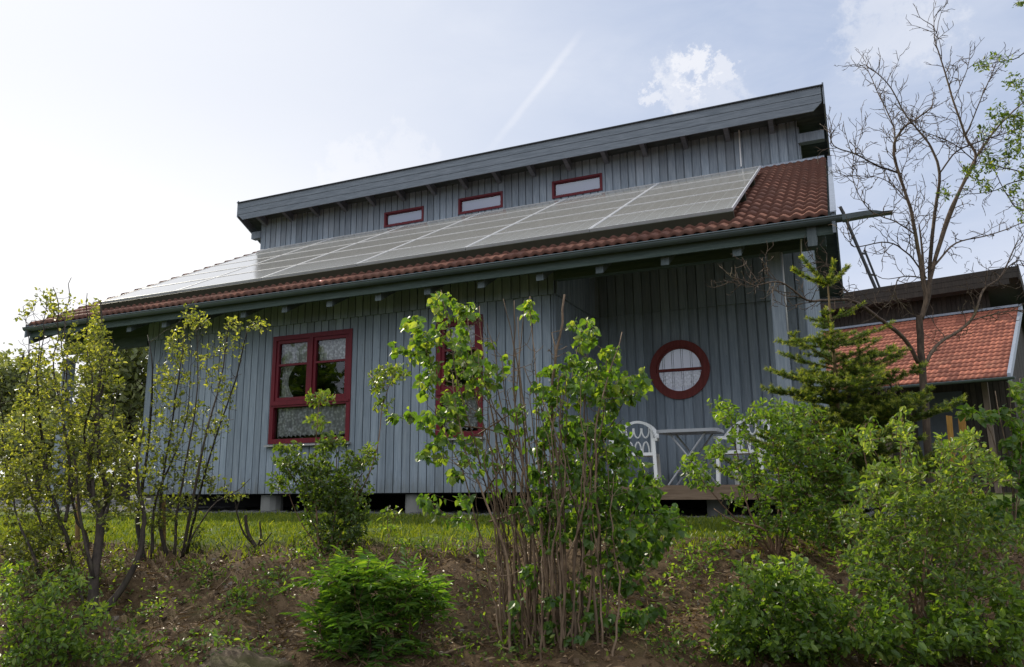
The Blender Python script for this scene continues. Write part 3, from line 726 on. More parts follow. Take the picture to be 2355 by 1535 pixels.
for x in (UX0-.015, HX1-.015):
    mb = MB(); mb.hexa([(x, YF-.03, 6.90), (x+.03, YF-.03, 6.90), (x+.03, y1+.02, uz(y1)-.36), (x, y1+.02, uz(y1)-.36), (x, YF-.03, 7.33), (x+.03, YF-.03, 7.33), (x+.03, y1+.02, uz(y1)+.03), (x, y1+.02, uz(y1)+.03)]); mb.build('verge_board', M['trimgrey'], house)
for k in range(16):
    x = 0.75-0.83*k; mb = MB(); mb.hexa([(x-.045, YF+.02, 6.86), (x+.045, YF+.02, 6.86), (x+.045, 5.1, uz(5.1)-.32), (x-.045, 5.1, uz(5.1)-.32), (x-.045, YF+.02, 7.09), (x+.045, YF+.02, 7.09), (x+.045, 5.1, uz(5.1)-.162), (x-.045, 5.1, uz(5.1)-.162)]); mb.build('rafter', M['trimgrey'], house)
for x0, x1 in ((1.2, 1.66), (-12.15, -11.85)):
    mb = MB(); mb.box(x0, x1, 4.98, 5.14, 6.42, 6.60); mb.build('purlin', M['bluegrey'], house)
mb = MB(); mb.box(UX0, HX1, y1-.03, y1+.0, uz(y1)-.3, uz(y1)-.165); mb.build('rear_eaves_board', M['trimgrey'], house)
mb = MB(); mb.tube([(0.13, 4.985, 6.14), (0.135, 4.985, 6.9)], .014, 6); mb.build('bright_line_tube', M['white'], house)  # thin white tube drawn for a pale vertical line on the wall

# ---- windows
def frame_rect(mb, x0, x1, z0, z1, w, y0, y1, wb=None, t=.5):
    wb = wb or w
    mb.box(x0, x0+w, y0, y1, z0, z1, t); mb.box(x1-w, x1, y0, y1, z0, z1, t)
    mb.box(x0+w, x1-w, y0, y1, z1-w, z1, t); mb.box(x0+w, x1-w, y0, y1, z0, z0+wb, t)
def lace(x0, x1, z0, z1, y, tooth=0.09):
    n = max(12, int((x1-x0)/0.011)); xs = np.linspace(x0, x1, n+1); V = []; nz = 6
    for j in range(nz+1):
        for x in xs:
            u = j/nz; zb = z0+0.035*abs(math.sin(math.pi*(x-x0)/tooth)); V.append((x, y+0.016*math.sin((x-x0)*2*math.pi/0.085)+.006*math.sin((x-x0)*97), zb+(z1-zb)*u))
    Q = [(j*(n+1)+i, j*(n+1)+i+1, (j+1)*(n+1)+i+1, (j+1)*(n+1)+i) for j in range(nz) for i in range(n)]
    return np_mesh('curtain', V, Q, M['lace'], smooth=True)
def pane(x0, x1, z0, z1, y, parent, mat='glass'):
    mb = MB(); mb.quad((x0, y, z0), (x1, y, z0), (x1, y, z1), (x0, y, z1), .5); mb.build('pane', M[mat], parent)
def big_window(w, cols):
    x0, x1, z0, z1 = w; mb = MB(); frame_rect(mb, x0, x1, z0, z1, .075, -.045, .05)
    zt = z0+0.575        # transom between the fixed lower light and the casements
    mb.box(x0+.075, x1-.075, -.045, .05, zt, zt+.10, .5); mb.box(x0+.02, x1-.02, -.06, -.0455, zt+.03, zt+.06, .5)
    wd = (x1-x0-.15)
    edges = [x0+.075+wd*k/cols for k in range(cols+1)]
    if cols > 1: mb.box(edges[1]-.035, edges[1]+.035, -.05, .05, zt+.10, z1-.075, .5)
    f = mb.build('window', M['red'], house)
    mb = MB()
    for k in range(cols):
        a = edges[k]+(.035 if k else 0); b = edges[k+1]-(.035 if k < cols-1 else 0)
        frame_rect(mb, a+.004, b-.004, zt+.104, z1-.079, .05, -.03, .03)
        zm = (zt+z1)/2+.10
        mb.box(a+.054, b-.054, -.028, .02, zm-.017, zm+.017, .5)
        pane(a+.05, b-.05, zt+.15, z1-.125, 0.0, f)
        link('curtain', lace(a+.05, b-.05, zm-.01, z1-.12, .07), f)
    mb.build('sash', M['red'], f)
    pane(x0+.075, x1-.075, z0+.075, zt, 0.005, f)
    link('curtain', lace(x0+.08, x1-.08, z0+.10, zt-.01, .075), f)
    if cols > 1:
        V = []; n = 14   # tied-back side curtain in the left casement
        for j in range(9):
            u = j/8; wid = .28-.22*math.sin(math.pi*u)*.75
            for i in range(n+1): V.append((x0+.11+wid*i/n, .09+.014*math.sin(i*1.5), zt+.12+u*.6))
        Q = [(j*(n+1)+i, j*(n+1)+i+1, (j+1)*(n+1)+i+1, (j+1)*(n+1)+i) for j in range(8) for i in range(n)]
        link('curtain', np_mesh('curtain', V, Q, M['lace'], smooth=True), f)
    mb = MB(); mb.hexa([(x0-.03, -.10, z0-.045), (x1+.03, -.10, z0-.045), (x1+.03, .02, z0-.03), (x0-.03, .02, z0-.03), (x0-.03, -.10, z0-.02), (x1+.03, -.10, z0-.02), (x1+.03, .02, z0-.004), (x0-.03, .02, z0-.004)])
    mb.build('sill', M['sill'], f)
big_window(W1, 2); big_window(W2, 1)
for (x0, x1, z0, z1) in CW:
    mb = MB(); frame_rect(mb, x0, x1, z0, z1, .045, -.04, .05); mb2 = MB(); frame_rect(mb2, x0+.048, x1-.048, z0+.048, z1-.048, .016, -.02, .03)
    f = mb.build('window', M['red'], house); f.location = (0, 5.03, 0); mb2.build('sash', M['red'], f)
    pane(x0+.05, x1-.05, z0+.05, z1-.05, 0.01, f, 'skyglass')
    mb = MB(); mb.box(x0+.06, x1-.06, .06, .065, z0+.05, z1-.05); mb.build('sky_tone', M['sky_tone'], f)  # lavender sheet puts the sky's reflection into colour behind the pane
# round window in the porch wall
def ring(mb, cx, cz, ro, ri, y0, y1, n=48):
    for k in range(n):
        a, b = 2*math.pi*k/n, 2*math.pi*(k+1)/n
        P = lambda r, an, y: (cx+r*math.cos(an), y, cz+r*math.sin(an))
        mb.quad(P(ro, a, y0), P(ri, a, y0), P(ri, b, y0), P(ro, b, y0), .5); mb.quad(P(ri, a, y0), P(ri, a, y1), P(ri, b, y1), P(ri, b, y0), .5)
        mb.quad(P(ro, a, y1), P(ro, a, y0), P(ro, b, y0), P(ro, b, y1), .5)
cx, cz, rr0 = RW; YB = 1.73
mb = MB(); ring(mb, cx, cz, rr0, rr0-.095, YB-.05, YB+.03); f = mb.build('round_window', M['redbrown'], house)
mb = MB(); ring(mb, cx, cz, rr0-.085, rr0-.125, YB-.03, YB+.02); mb.build('sash', M['redbrown'], f)
mb = MB(); mb.box(cx-rr0+.1, cx+rr0-.1, YB-.035, YB+.01, cz-.02, cz+.02); mb.build('glazing_bar', M['redbrown'], f)
mb = MB(); r = rr0-.10
for k in range(24):
    a, b = math.pi*k/24, math.pi*(k+1)/24
    mb.quad((cx+r*math.cos(b), YB-.005, cz-r*math.sin(b)), (cx+r*math.cos(a), YB-.005, cz-r*math.sin(a)), (cx+r*math.cos(a), YB-.005, cz+r*math.sin(a)), (cx+r*math.cos(b), YB-.005, cz+r*math.sin(b)), .5)
mb.build('pane', M['skyglass'], f)
link('curtain', lace(cx-.30, cx+.30, cz-.27, cz-.02, YB+.05, .075), f)
mb = MB(); mb.box(cx-.4, cx+.4, YB+.12, YB+.13, cz-.4, cz+.4); mb.build('sky_tone_panel', plain('pale_sky_tone', (0.80, 0.80, 0.92), .8, .1, 0, 4, .03, .02), f)  # pale panel whose colour stands in for sky mirrored in the round pane
# deck
mb = MB()
for k in range(13):
    y = -0.24+k*0.15; mb.box(-1.90, 1.5, y, y+.142, 0.045, 0.072)
dk = mb.build('deck', M['deck'], house)
mb = MB(); mb.box(-1.92, 1.5, -.275, -.242, -.098, .066); mb.build('deck_edge_board', M['deck'], dk)
for x in (-1.2, 0.1, 1.3):
    mb = MB(); mb.tube([(x, .1, -.5), (x, .1, 0.04)], .12, 12); mb.build('pier', M['concrete'], dk)

# ---- solar panels
GP = math.atan(TAN); PWID, NCOL, NROW = 1.835, 6, 5
SX1 = 0.61; SY0 = -0.46; SL = 4.78; RH_ = SL/NROW; OFF = 0.15
fm = MB(); w_, h_ = PWID-.012, RH_-.006
fw = .016
for (a, b, c, d) in ((0, fw, 0, h_), (w_-fw, w_, 0, h_), (fw, w_-fw, 0, fw), (fw, w_-fw, h_-fw, h_)): fm.box(a, b, c, d, 0, .042, .5)
me_f = np_mesh('frame', fm.v, fm.f, M['alu'], fm.t)
me_g = np_mesh('glass', [(fw, fw, .036), (w_-fw, fw, .036), (w_-fw, h_-fw, .036), (fw, h_-fw, .036)], [(0, 1, 2, 3)], M['solar'])
ords = ['rightmost', 'second from the right', 'third from the right', 'third from the left', 'second from the left', 'leftmost']
rows_ = ['lowest row', 'second row up', 'middle row', 'second row down', 'top row']
for c in range(NCOL):
    for r in range(NROW):
        o = empty('solar_panel', (SX1-(c+1)*PWID, SY0+r*RH_*COS, rz(SY0)+OFF/COS+r*RH_*SIN), 'solar panel in the %s, %s column' % (rows_[r], ords[c]), 'solar panel', 'solar panels on the low tiled roof')
        o.rotation_euler = (GP, 0, 0); link('frame', me_f, o); link('glass', me_g, o)
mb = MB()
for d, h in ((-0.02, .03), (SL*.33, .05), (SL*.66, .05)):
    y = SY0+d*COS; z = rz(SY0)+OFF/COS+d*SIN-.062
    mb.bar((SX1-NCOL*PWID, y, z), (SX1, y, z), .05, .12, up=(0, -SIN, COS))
mb.build('rail_shade_skirt', M['rail'], house)  # rails made deep and dark to stand in for shade below the panels

# ================================================================== BARN
wv = R_(75); BD = np.array([-math.sin(wv), math.cos(wv), 0]); BN = np.array([math.cos(wv), math.sin(wv), 0])
bc = S(2320, 866, 22.0)
barn = empty('brown_barn', (bc[0], bc[1], -0.25), 'dark brown boarded barn with bright red tiled roof behind the bare tree', 'barn')
barn.rotation_euler = (0, 0, R_(-15))   # local -x runs left along the eaves, +y to the back
ez = bc[2]+0.25                          # eaves height above the barn's base
BT = math.tan(R_(27.5)); BL = 9.0
def bz(y): return ez+y*BT
V, Q, T = tile_roof(-BL, -0.02, bz, 0.0, 6.0, wave=0.16, course=0.36, amp=.03, step=.03, sub=5, tan=BT)
link('tiled_roof', np_mesh('tiled_roof', V, Q, M['tile2'], T, True), barn)
mb = MB(); mb.hexa([(-BL, .05, bz(.05)-.14), (0, .05, bz(.05)-.14), (0, 6, bz(6)-.14), (-BL, 6, bz(6)-.14), (-BL, .05, bz(.05)-.04), (0, .05, bz(.05)-.04), (0, 6, bz(6)-.04), (-BL, 6, bz(6)-.04)]); mb.build('soffit', M['brown'], barn)
mb = MB(); mb.hexa([(-.03, -.05, ez-.16), (.06, -.05, ez-.16), (.06, 6, bz(6)-.16), (-.03, 6, bz(6)-.16), (-.03, -.05, ez+.09), (.06, -.05, ez+.09), (.06, 6, bz(6)+.09), (-.03, 6, bz(6)+.09)]); mb.build('verge_flashing', M['verge'], barn)
mb = MB(); mb.box(-BL, -.05, 5.86, 6.0, bz(5.9)+.05, bz(5.9)+.13); mb.build('roof_flashing', M['verge'], barn)
gutter(-BL, .15, -0.06, ez-.03, .07, barn, 'gutter')
place(cladding(-BL, -.9, bz(6)-.3, 4.3+ez-.25, (), pitch=.16, seed=21), 'clerestory_wall', M['brown'], barn, (0, 6.0, 0))
FT = ez+4.42; FB = ez+3.82
mb = MB()
for k in range(3): mb.box(-BL-.3+ (0.05*k if k == 2 else 0), 0.15-(0.3 if k == 2 else 0), 5.2-.03+.008*k, 5.2, FT-.2*(k+1)+.006, FT-.2*k)
mb.build('fascia', M['brown'], barn)
mb = MB(); y1 = 10.5; mb.hexa([(-BL-.3, 5.2, FT-.16), (.15, 5.2, FT-.16), (.15, y1, FT-.16-(y1-5.2)*BT), (-BL-.3, y1, FT-.16-(y1-5.2)*BT), (-BL-.3, 5.2, FT-.02), (.15, 5.2, FT-.02), (.15, y1, FT-.02-(y1-5.2)*BT), (-BL-.3, y1, FT-.02-(y1-5.2)*BT)]); mb.build('upper_roof', M['roofing'], barn)
mb = MB(); mb.hexa([(.13, 5.17, FB+.1), (.18, 5.17, FB+.1), (.18, y1, FT-.45-(y1-5.2)*BT), (.13, y1, FT-.45-(y1-5.2)*BT), (.13, 5.17, FT+.06), (.18, 5.17, FT+.06), (.18, y1, FT+.04-(y1-5.2)*BT), (.13, y1, FT+.04-(y1-5.2)*BT)]); mb.build('verge_board', M['brown'], barn)
place(cladding(-BL, -0.2, 0, ez+.9, (), pitch=.16, seed=22), 'front_wall', M['brown'], barn, (0, 2.2, 0))
place(cladding(0, 7.5, 0, lambda x: min(bz(2.2+x)-.15, FT-.2-max(0, 2.2+x-5.2)*BT), (), pitch=.16, seed=23), 'gable_wall', M['brown'], barn, (-.2, 2.2, 0), R_(90))
for x in (-.75, -3.6, -6.4):
    mb = MB(); mb.box(x-.08, x+.08, .9, 1.06, 0, ez+.35); mb.build('post', M['brownpost'], barn)
mb = MB(); mb.box(-2.95, -1.55, 2.14, 2.17, 0.3, ez-.1); mb.build('door', plain('slate_grey_paint', (.075, .085, .10), .7), barn)
mb = MB(); mb.box(-BL+.3, -.6, 9.4, 9.5, 0, 3.6); mb.build('rear_wall', M['brown'], barn)
for k, (px, s, w, top, nm) in enumerate(((2176, 21.5, .14, 955, 'short yellow plank leaning in the barn opening, left of the taller one'), (2204, 21.5, .18, 945, 'tall yellow plank leaning in the barn opening beside a brown post'))):
    p = S(px, top, s); mb = MB(); mb.hexa([(-w/2, -.02, 0), (w/2, -.02, 0), (w/2, .02, 0), (-w/2, .02, 0), (-w/2+.05, .08, p[2]+.25), (w/2+.05, .08, p[2]+.22), (w/2+.05, .12, p[2]+.22), (-w/2+.05, .12, p[2]+.25)])
    o = mb.build('plank', M['yellow']); o.location = (p[0], p[1], -.25); o.rotation_euler = (0, 0, R_(-15)); tag(o, nm, 'plank', 'yellow planks leaning in the barn')

# slanting black poles between the houses
def poles():
    b = S(2100, 1100, 31.0); b[2] = -.25
    root = empty('slanting_pole', tuple(b), 'pair of thin black slanting poles against the sky between the two houses', 'pole')
    for pts, r in (([(1932, 476), (1938, 488), (2010, 655), (2110, 890)], .075), ([(1988, 575), (2022, 660), (2120, 890)], .05)):
        mb = MB(); mb.tube([S(x, y, 31.0)-b for x, y in pts], r, 6); mb.build('pole', M['blacksteel'], root)
    for (ax, ay, bx, by) in ((1990, 584, 1977, 583), (2011, 633, 2000, 632)):
        mb = MB(); mb.bar(S(ax, ay, 31)-b, S(bx, by, 31)-b, .07, .07); mb.build('bracket', M['blacksteel'], root)
poles()

# ================================================================== garden furniture
def chair(loc, rot, label, first=None):
    o = empty('garden_chair', loc, label, 'chair', 'white plastic garden chairs on the porch'); o.rotation_euler = (0, 0, rot)
    if first:
        for ch in first.children: c = ch.copy(); col.objects.link(c); c.parent = o
        return o
    # faces -y; 0.58 wide
    mb = MB()
    for k in range(7):
        x = -.225+k*.075; mb.box(x-.032, x+.032, -.24, .22, .405, .42, .5)
    mb.box(-.27, .27, -.27, -.235, .385, .425, .5); mb.box(-.27, -.235, -.24, .24, .385, .425, .5); mb.box(.235, .27, -.24, .24, .385, .425, .5); mb.box(-.27, .27, .22, .25, .385, .425, .5)
    mb.build('seat', M['white'], o)
    for sx in (-1, 1):
        for sy in (-1, 1):
            mb = MB(); x, y = sx*.265, sy*.245
            if sy < 0: mb.hexa([(x*1.08-.022, y-.05, 0), (x*1.08+.022, y-.05, 0), (x*1.08+.022, y-.01, 0), (x*1.08-.022, y-.01, 0), (x-.022, y-.02, .60), (x+.022, y-.02, .60), (x+.022, y+.02, .60), (x-.022, y+.02, .60)])
            else: mb.hexa([(x*1.05-.022, y+.05, 0), (x*1.05+.022, y+.05, 0), (x*1.05+.022, y+.09, 0), (x*1.05-.022, y+.09, 0), (x-.022, y-.02, .42), (x+.022, y-.02, .42), (x+.022, y+.02, .42), (x-.022, y+.02, .42)])
            mb.build('leg', M['white'], o)
    # arched top rail flowing down into the arms
    pts = []
    for k in range(25):
        a = math.pi*k/24; pts.append((.285*math.cos(a), .02+.27*math.sin(a)**.8, .60+.27*math.sin(a)**1.15))
    pts = [(.29, -.27, .595), (.295, -.15, .60)]+pts+[(-.295, -.15, .60), (-.29, -.27, .595)]
    mb = MB()
    for a, b in zip(pts[:-1], pts[1:]): mb.bar(a, b, .056, .036, t=.5)
    mb.build('armrest', M['white'], o)
    mb = MB()
    for sx in (-1, 1): mb.hexa([(sx*.2-.02, .225, .41), (sx*.2+.02, .225, .41), (sx*.2+.02, .25, .41), (sx*.2-.02, .25, .41), (sx*.2-.02, .235, .79), (sx*.2+.02, .235, .79), (sx*.2+.02, .26, .79), (sx*.2-.02, .26, .79)], .5)
    # looping fan pattern
    for cx0 in (-.11, 0, .11):
        P = [(cx0+.045*math.cos(a), .245, .45+.14*math.sin(a)) for a in np.linspace(-.5, math.pi+.5, 12)]
        mb.tube(P, .011, 4)
        P = [(cx0+.05*math.cos(a), .255, .76-.11*math.sin(a)) for a in np.linspace(-.2, math.pi+.2, 12)]
        mb.tube(P, .011, 4)
    mb.build('backrest', M['white'], o); return o
c1 = chair((-1.02, 0.62, .072), R_(8), 'white plastic garden chair left of the grey folding table, below the round window')
c2 = chair((0.42, 0.66, .072), R_(-14), 'white plastic garden chair right of the folding table, half behind the shrub', c1)
tb = empty('folding_table', (-.27, 0.62, .072), 'small grey rounded folding table between the two white chairs', 'table')
mb = MB()
w, d, rc = .40, .33, .09; out = []
for (sx, sy, a0) in ((1, 1, 0), (-1, 1, 90), (-1, -1, 180), (1, -1, 270)):
    for k in range(5): a = R_(a0+k*22.5); out.append((sx*(w-rc)+rc*math.cos(a), sy*(d-rc)+rc*math.sin(a)))
n = len(out)
for i in range(n):
    (ax, ay), (bx, by) = out[i], out[(i+1) % n]; mb.quad((ax, ay, .67), (bx, by, .67), (bx, by, .71), (ax, ay, .71), .5)
    if i % 2 == 0:
        (cx_, cy_) = out[(i+2) % n]; mb.quad((0, 0, .71), (ax, ay, .71), (bx, by, .71), (cx_, cy_, .71), .5); mb.quad((0, 0, .67), (cx_, cy_, .67), (bx, by, .67), (ax, ay, .67), .5)
mb.build('tabletop', M['tablegrey'], tb)
for sy in (-1, 1):
    for sx in (-1, 1):
        mb = MB(); mb.tube([(-.27*sx, sy*(.24+.015*sx), 0), (.24*sx, sy*(.24+.015*sx), .67)], .013, 6); mb.build('leg', M['tablegrey'], tb)

# ================================================================== PLANTS
def base_at(px, py): return ground_hit(px, py)

DEN = 2.0
# ---- central hazel
def hazel():
    b = base_at(1255, 1480); sd = float((b-CAM)@FH)
    p = Plant('hazel_bush', b, 'tall many-stemmed hazel bush with bare rods and drooping young leaves before the porch', 'shrub')
    tops = [(1100, 705, 1), (1135, 780, 0), (1160, 690, 1), (1187, 690, 1), (1213, 700, 1), (1222, 684, 1), (1295, 678, 1.9), (1420, 762, 1), (1345, 745, 0), (1015, 670, .6), (1085, 735, .8), (1040, 860, .5), (1000, 930, .6), (1265, 770, 0), (1190, 735, 0), (1330, 800, .5), (1390, 830, .4), (1110, 870, .5), (1075, 1000, .4), (1455, 880, .4), (1240, 860, 1), (1300, 900, 1), (1160, 900, 1), (1120, 960, 1), (1205, 960, 1), (1260, 1000, 1), (1140, 1020, 1), (1180, 1080, 1), (1225, 1100, 1), (1350, 980, 1), (1095, 800, 1), (1150, 820, 1), (1200, 840, 1), (1170, 760, 1), (1250, 930, 1), (1320, 1040, 1)]
    for k, (tx, ty, bare) in enumerate(tops):
        u = (tx-1000)/460; bx = 1150+235*u+RNG.normal()*24; by = 1485+RNG.normal()*16
        q = base_at(bx, by); s0 = float((q-CAM)@FH); st = s0+RNG.normal()*0.22+0.1
        m1 = S(bx+(tx-bx)*0.22+RNG.normal()*14, by+(ty-by)*0.36, s0+(st-s0)*.4); m2 = S(bx+(tx-bx)*0.58+RNG.normal()*16, by+(ty-by)*0.7, s0+(st-s0)*.75)
        r0 = 0.007+RNG.random()*.007+(0.007 if bare > 1.5 else 0); p.stem([q-np.array([0, 0, .05]), q, m1, m2, S(tx, ty, st)], r0, .0026 if bare < 1.5 else .0065, 6, 7, wob=.006)
    for k in range(26):
        bx = 1125+290*RNG.random(); q = base_at(bx, 1480+RNG.normal()*18); s0 = float((q-CAM)@FH); tx = bx*1.08-115+RNG.normal()*22; ty = 820+330*RNG.random(); st = s0+RNG.normal()*.15
        p.stem([q, S(bx+(tx-bx)*.3+RNG.normal()*10, 1480+(ty-1480)*.4, s0), S(bx+(tx-bx)*.65+RNG.normal()*12, 1480+(ty-1480)*.72, st), S(tx, ty, st)], .0045+.005*RNG.random(), .0022, 5, 7, wob=.008)
    for (a, bb) in (((1125, 1200), (1290, 1160)), ((1100, 1000), (1210, 930)), ((1060, 980), (1180, 1010)), ((1200, 1050), (1100, 900)), ((1230, 1200), (1180, 1040)), ((1110, 1140), (1190, 1010))):
        p.stem([S(a[0], a[1], sd+.1), S((a[0]+bb[0])/2+8, (a[1]+bb[1])/2-6, sd+.0), S(bb[0], bb[1], sd-.05)], .006, .003, 5, 4)
    T = []
    for (x, y, rx, ry, n) in ((1010, 688, 26, 22, 6), (945, 748, 24, 22, 6), (985, 775, 40, 22, 9), (1075, 712, 34, 26, 9), (1035, 730, 30, 30, 6), (915, 800, 14, 8, 2), (948, 812, 12, 10, 2), (985, 820, 30, 30, 6), (1055, 800, 40, 50, 9), (1110, 850, 46, 50, 8), (990, 880, 30, 46, 8), (910, 955, 10, 8, 2), (945, 950, 12, 12, 2), (985, 965, 26, 36, 7), (1040, 930, 40, 40, 7), (975, 1050, 14, 12, 3), (1000, 1030, 26, 34, 6), (1040, 1085, 26, 20, 4), (985, 1145, 22, 16, 4), (1065, 1150, 20, 20, 5), (1002, 1180, 14, 12, 2), (1060, 1190, 20, 12, 3),
                              (1218, 692, 8, 16, 3), (1222, 720, 10, 14, 2), (1345, 765, 26, 40, 11), (1315, 740, 12, 10, 2), (1405, 800, 24, 26, 7), (1250, 900, 40, 60, 15), (1330, 880, 60, 70, 30), (1405, 890, 60, 60, 30), (1455, 870, 40, 30, 9), (1480, 890, 22, 12, 3), (1300, 1000, 90, 60, 36), (1400, 990, 60, 70, 26), (1430, 1060, 60, 50, 18), (1290, 1080, 100, 60, 34), (1390, 1140, 90, 60, 36), (1470, 1150, 50, 40, 14), (1330, 1200, 80, 50, 30), (1200, 1190, 60, 40, 8), (1250, 1140, 60, 40, 14), (1500, 1110, 40, 30, 9), (1540, 1180, 30, 24, 6), (1240, 1470, 60, 30, 8), (1360, 1400, 40, 30, 8), (1200, 1400, 40, 60, 6), (1340, 1460, 60, 30, 8), (1440, 1220, 60, 60, 22), (1530, 1205, 60, 30, 14), (1480, 1260, 60, 50, 14), (1275, 1250, 50, 40, 8), (1210, 1310, 26, 22, 5), (1285, 1385, 60, 26, 9), (1330, 1340, 30, 40, 6), (1395, 1290, 50, 50, 12), (1435, 1320, 40, 40, 10), (1470, 1410, 66, 24, 12), (1410, 1420, 40, 20, 4), (1275, 1440, 26, 22, 4), (1225, 1340, 14, 16, 3), (1108, 1268, 6, 6, 1), (1155, 1060, 60, 90, 8), (1060, 860, 50, 90, 14), (1040, 980, 40, 80, 10), (1120, 880, 60, 100, 10), (1180, 960, 50, 90, 7), (1090, 1040, 50, 60, 7)):
        T += blob(x, y, rx, ry, n, sd+.05, .38)
    B = []
    for (x, y, rx, ry, n) in ((1110, 900, 110, 110, 34), (1160, 1030, 90, 110, 40), (1220, 850, 70, 100, 22), (1200, 1150, 80, 90, 26), (1300, 800, 60, 60, 10), (1100, 780, 60, 60, 12), (1330, 950, 90, 90, 18), (1160, 1300, 60, 80, 14), (1380, 1100, 80, 80, 12), (1040, 900, 70, 120, 26), (1080, 1060, 70, 80, 20), (1260, 1000, 100, 120, 24)): B += blob(x, y, rx, ry, n, sd, .3)
    p.grow(B, rt=.0016, rmax=.005)
    tw = p.grow(T, rt=.0012)
    p.leafing(tw, per=4.4, size=.034, sv=.65, spread=.025, droop=1.1, tail=.5, updir=.25)
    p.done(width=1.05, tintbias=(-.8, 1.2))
hazel()

DEN = 1.5
# ---- left thicket
def thicket():
    b = base_at(215, 1440)
    p = Plant('large_shrub', b, 'tall dark-trunked shrub with small yellow-green leaves at the left end of the house', 'shrub', bark='bark_dark', leaf='lf_small', kind='oval')
    s0 = float((b-CAM)@FH); s = s0+.3
    p.stem([S(205, 1450, s0+.05), S(270, 1370, s0+.2), S(320, 1270, s0+.3), S(328, 1180, s0+.35), S(318, 1080, s0+.4), S(330, 980, s0+.4)], .030, .006, 7, 5, wob=.004)
    p.stem([b-np.array([0, 0, .1]), S(222, 1330, s0+.1), S(236, 1190, s0+.2), S(215, 1140, s), S(200, 1080, s), S(212, 1000, s), S(225, 900, s), S(238, 790, s+.05), S(232, 690, s+.1)], .036, .005, 8, 5, wob=.004)
    p.stem([S(236, 1190, s0+.2), S(248, 1130, s), S(232, 1060, s), S(238, 960, s+.1), S(250, 850, s+.1), S(262, 780, s+.1)], .024, .004, 7, 5, wob=.004)
    for pts in ([(200, 1440), (180, 1330), (150, 1230), (120, 1100), (100, 950), (100, 800), (108, 680)], [(205, 1420), (150, 1300), (95, 1200), (60, 1100), (55, 950), (57, 850), (52, 700)], [(210, 1380), (190, 1250), (160, 1150), (150, 1000), (125, 850), (135, 720), (122, 660)], [(215, 1330), (185, 1180), (170, 1000), (160, 850), (162, 700), (172, 640)], [(216, 1150), (190, 1020), (200, 900), (192, 780), (203, 676)], [(120, 1400), (60, 1250), (20, 1150), (5, 1000), (10, 900)], [(236, 1200), (260, 1120), (270, 1040), (262, 980), (275, 900)], [(160, 1250), (110, 1150), (90, 1050), (75, 900), (90, 760)], [(150, 1200), (165, 1080), (145, 960), (140, 800), (150, 740)]):
        q = [S(x, y, s+RNG.normal()*.12) for x, y in pts]; q[0] = S(pts[0][0], pts[0][1], s0+.05); p.stem(q, .0115, .0022, 6, 4, wob=.009)
    T = []
    for (x, y, rx, ry, n) in ((105, 695, 40, 34, 15), (150, 710, 36, 46, 13), (50, 720, 20, 30, 4), (210, 700, 20, 20, 4), (225, 755, 30, 50, 30), (205, 810, 60, 60, 50), (150, 790, 50, 50, 20), (90, 810, 40, 50, 10), (240, 860, 50, 80, 44), (110, 900, 100, 90, 90), (170, 1000, 90, 90, 90), (60, 1010, 70, 90, 70), (250, 990, 40, 80, 40), (120, 1110, 120, 80, 130), (30, 1120, 60, 90, 60), (230, 1100, 60, 60, 50), (90, 1220, 90, 60, 90), (240, 1180, 60, 60, 16), (300, 1040, 50, 80, 40), (40, 1260, 60, 60, 50), (130, 1300, 80, 50, 50), (60, 1340, 70, 40, 36), (300, 1150, 50, 50, 26), (180, 1360, 60, 50, 26), (270, 1290, 50, 40, 16)):
        T += blob(x, y, rx, ry, n, s, .55)
    p.grow(blob(110, 850, 90, 160, 60, s, .4)+blob(190, 950, 90, 160, 60, s, .4)+blob(110, 1150, 110, 120, 50, s, .4)+blob(110, 720, 60, 60, 16, s, .3), rt=.0015, rmax=.005)
    tw = p.grow(T, rt=.0012)
    p.leafing(tw, per=5.4, size=.029, sv=.4, spread=.02, droop=.1, tail=.7, updir=.7)
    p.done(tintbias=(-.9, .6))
thicket()

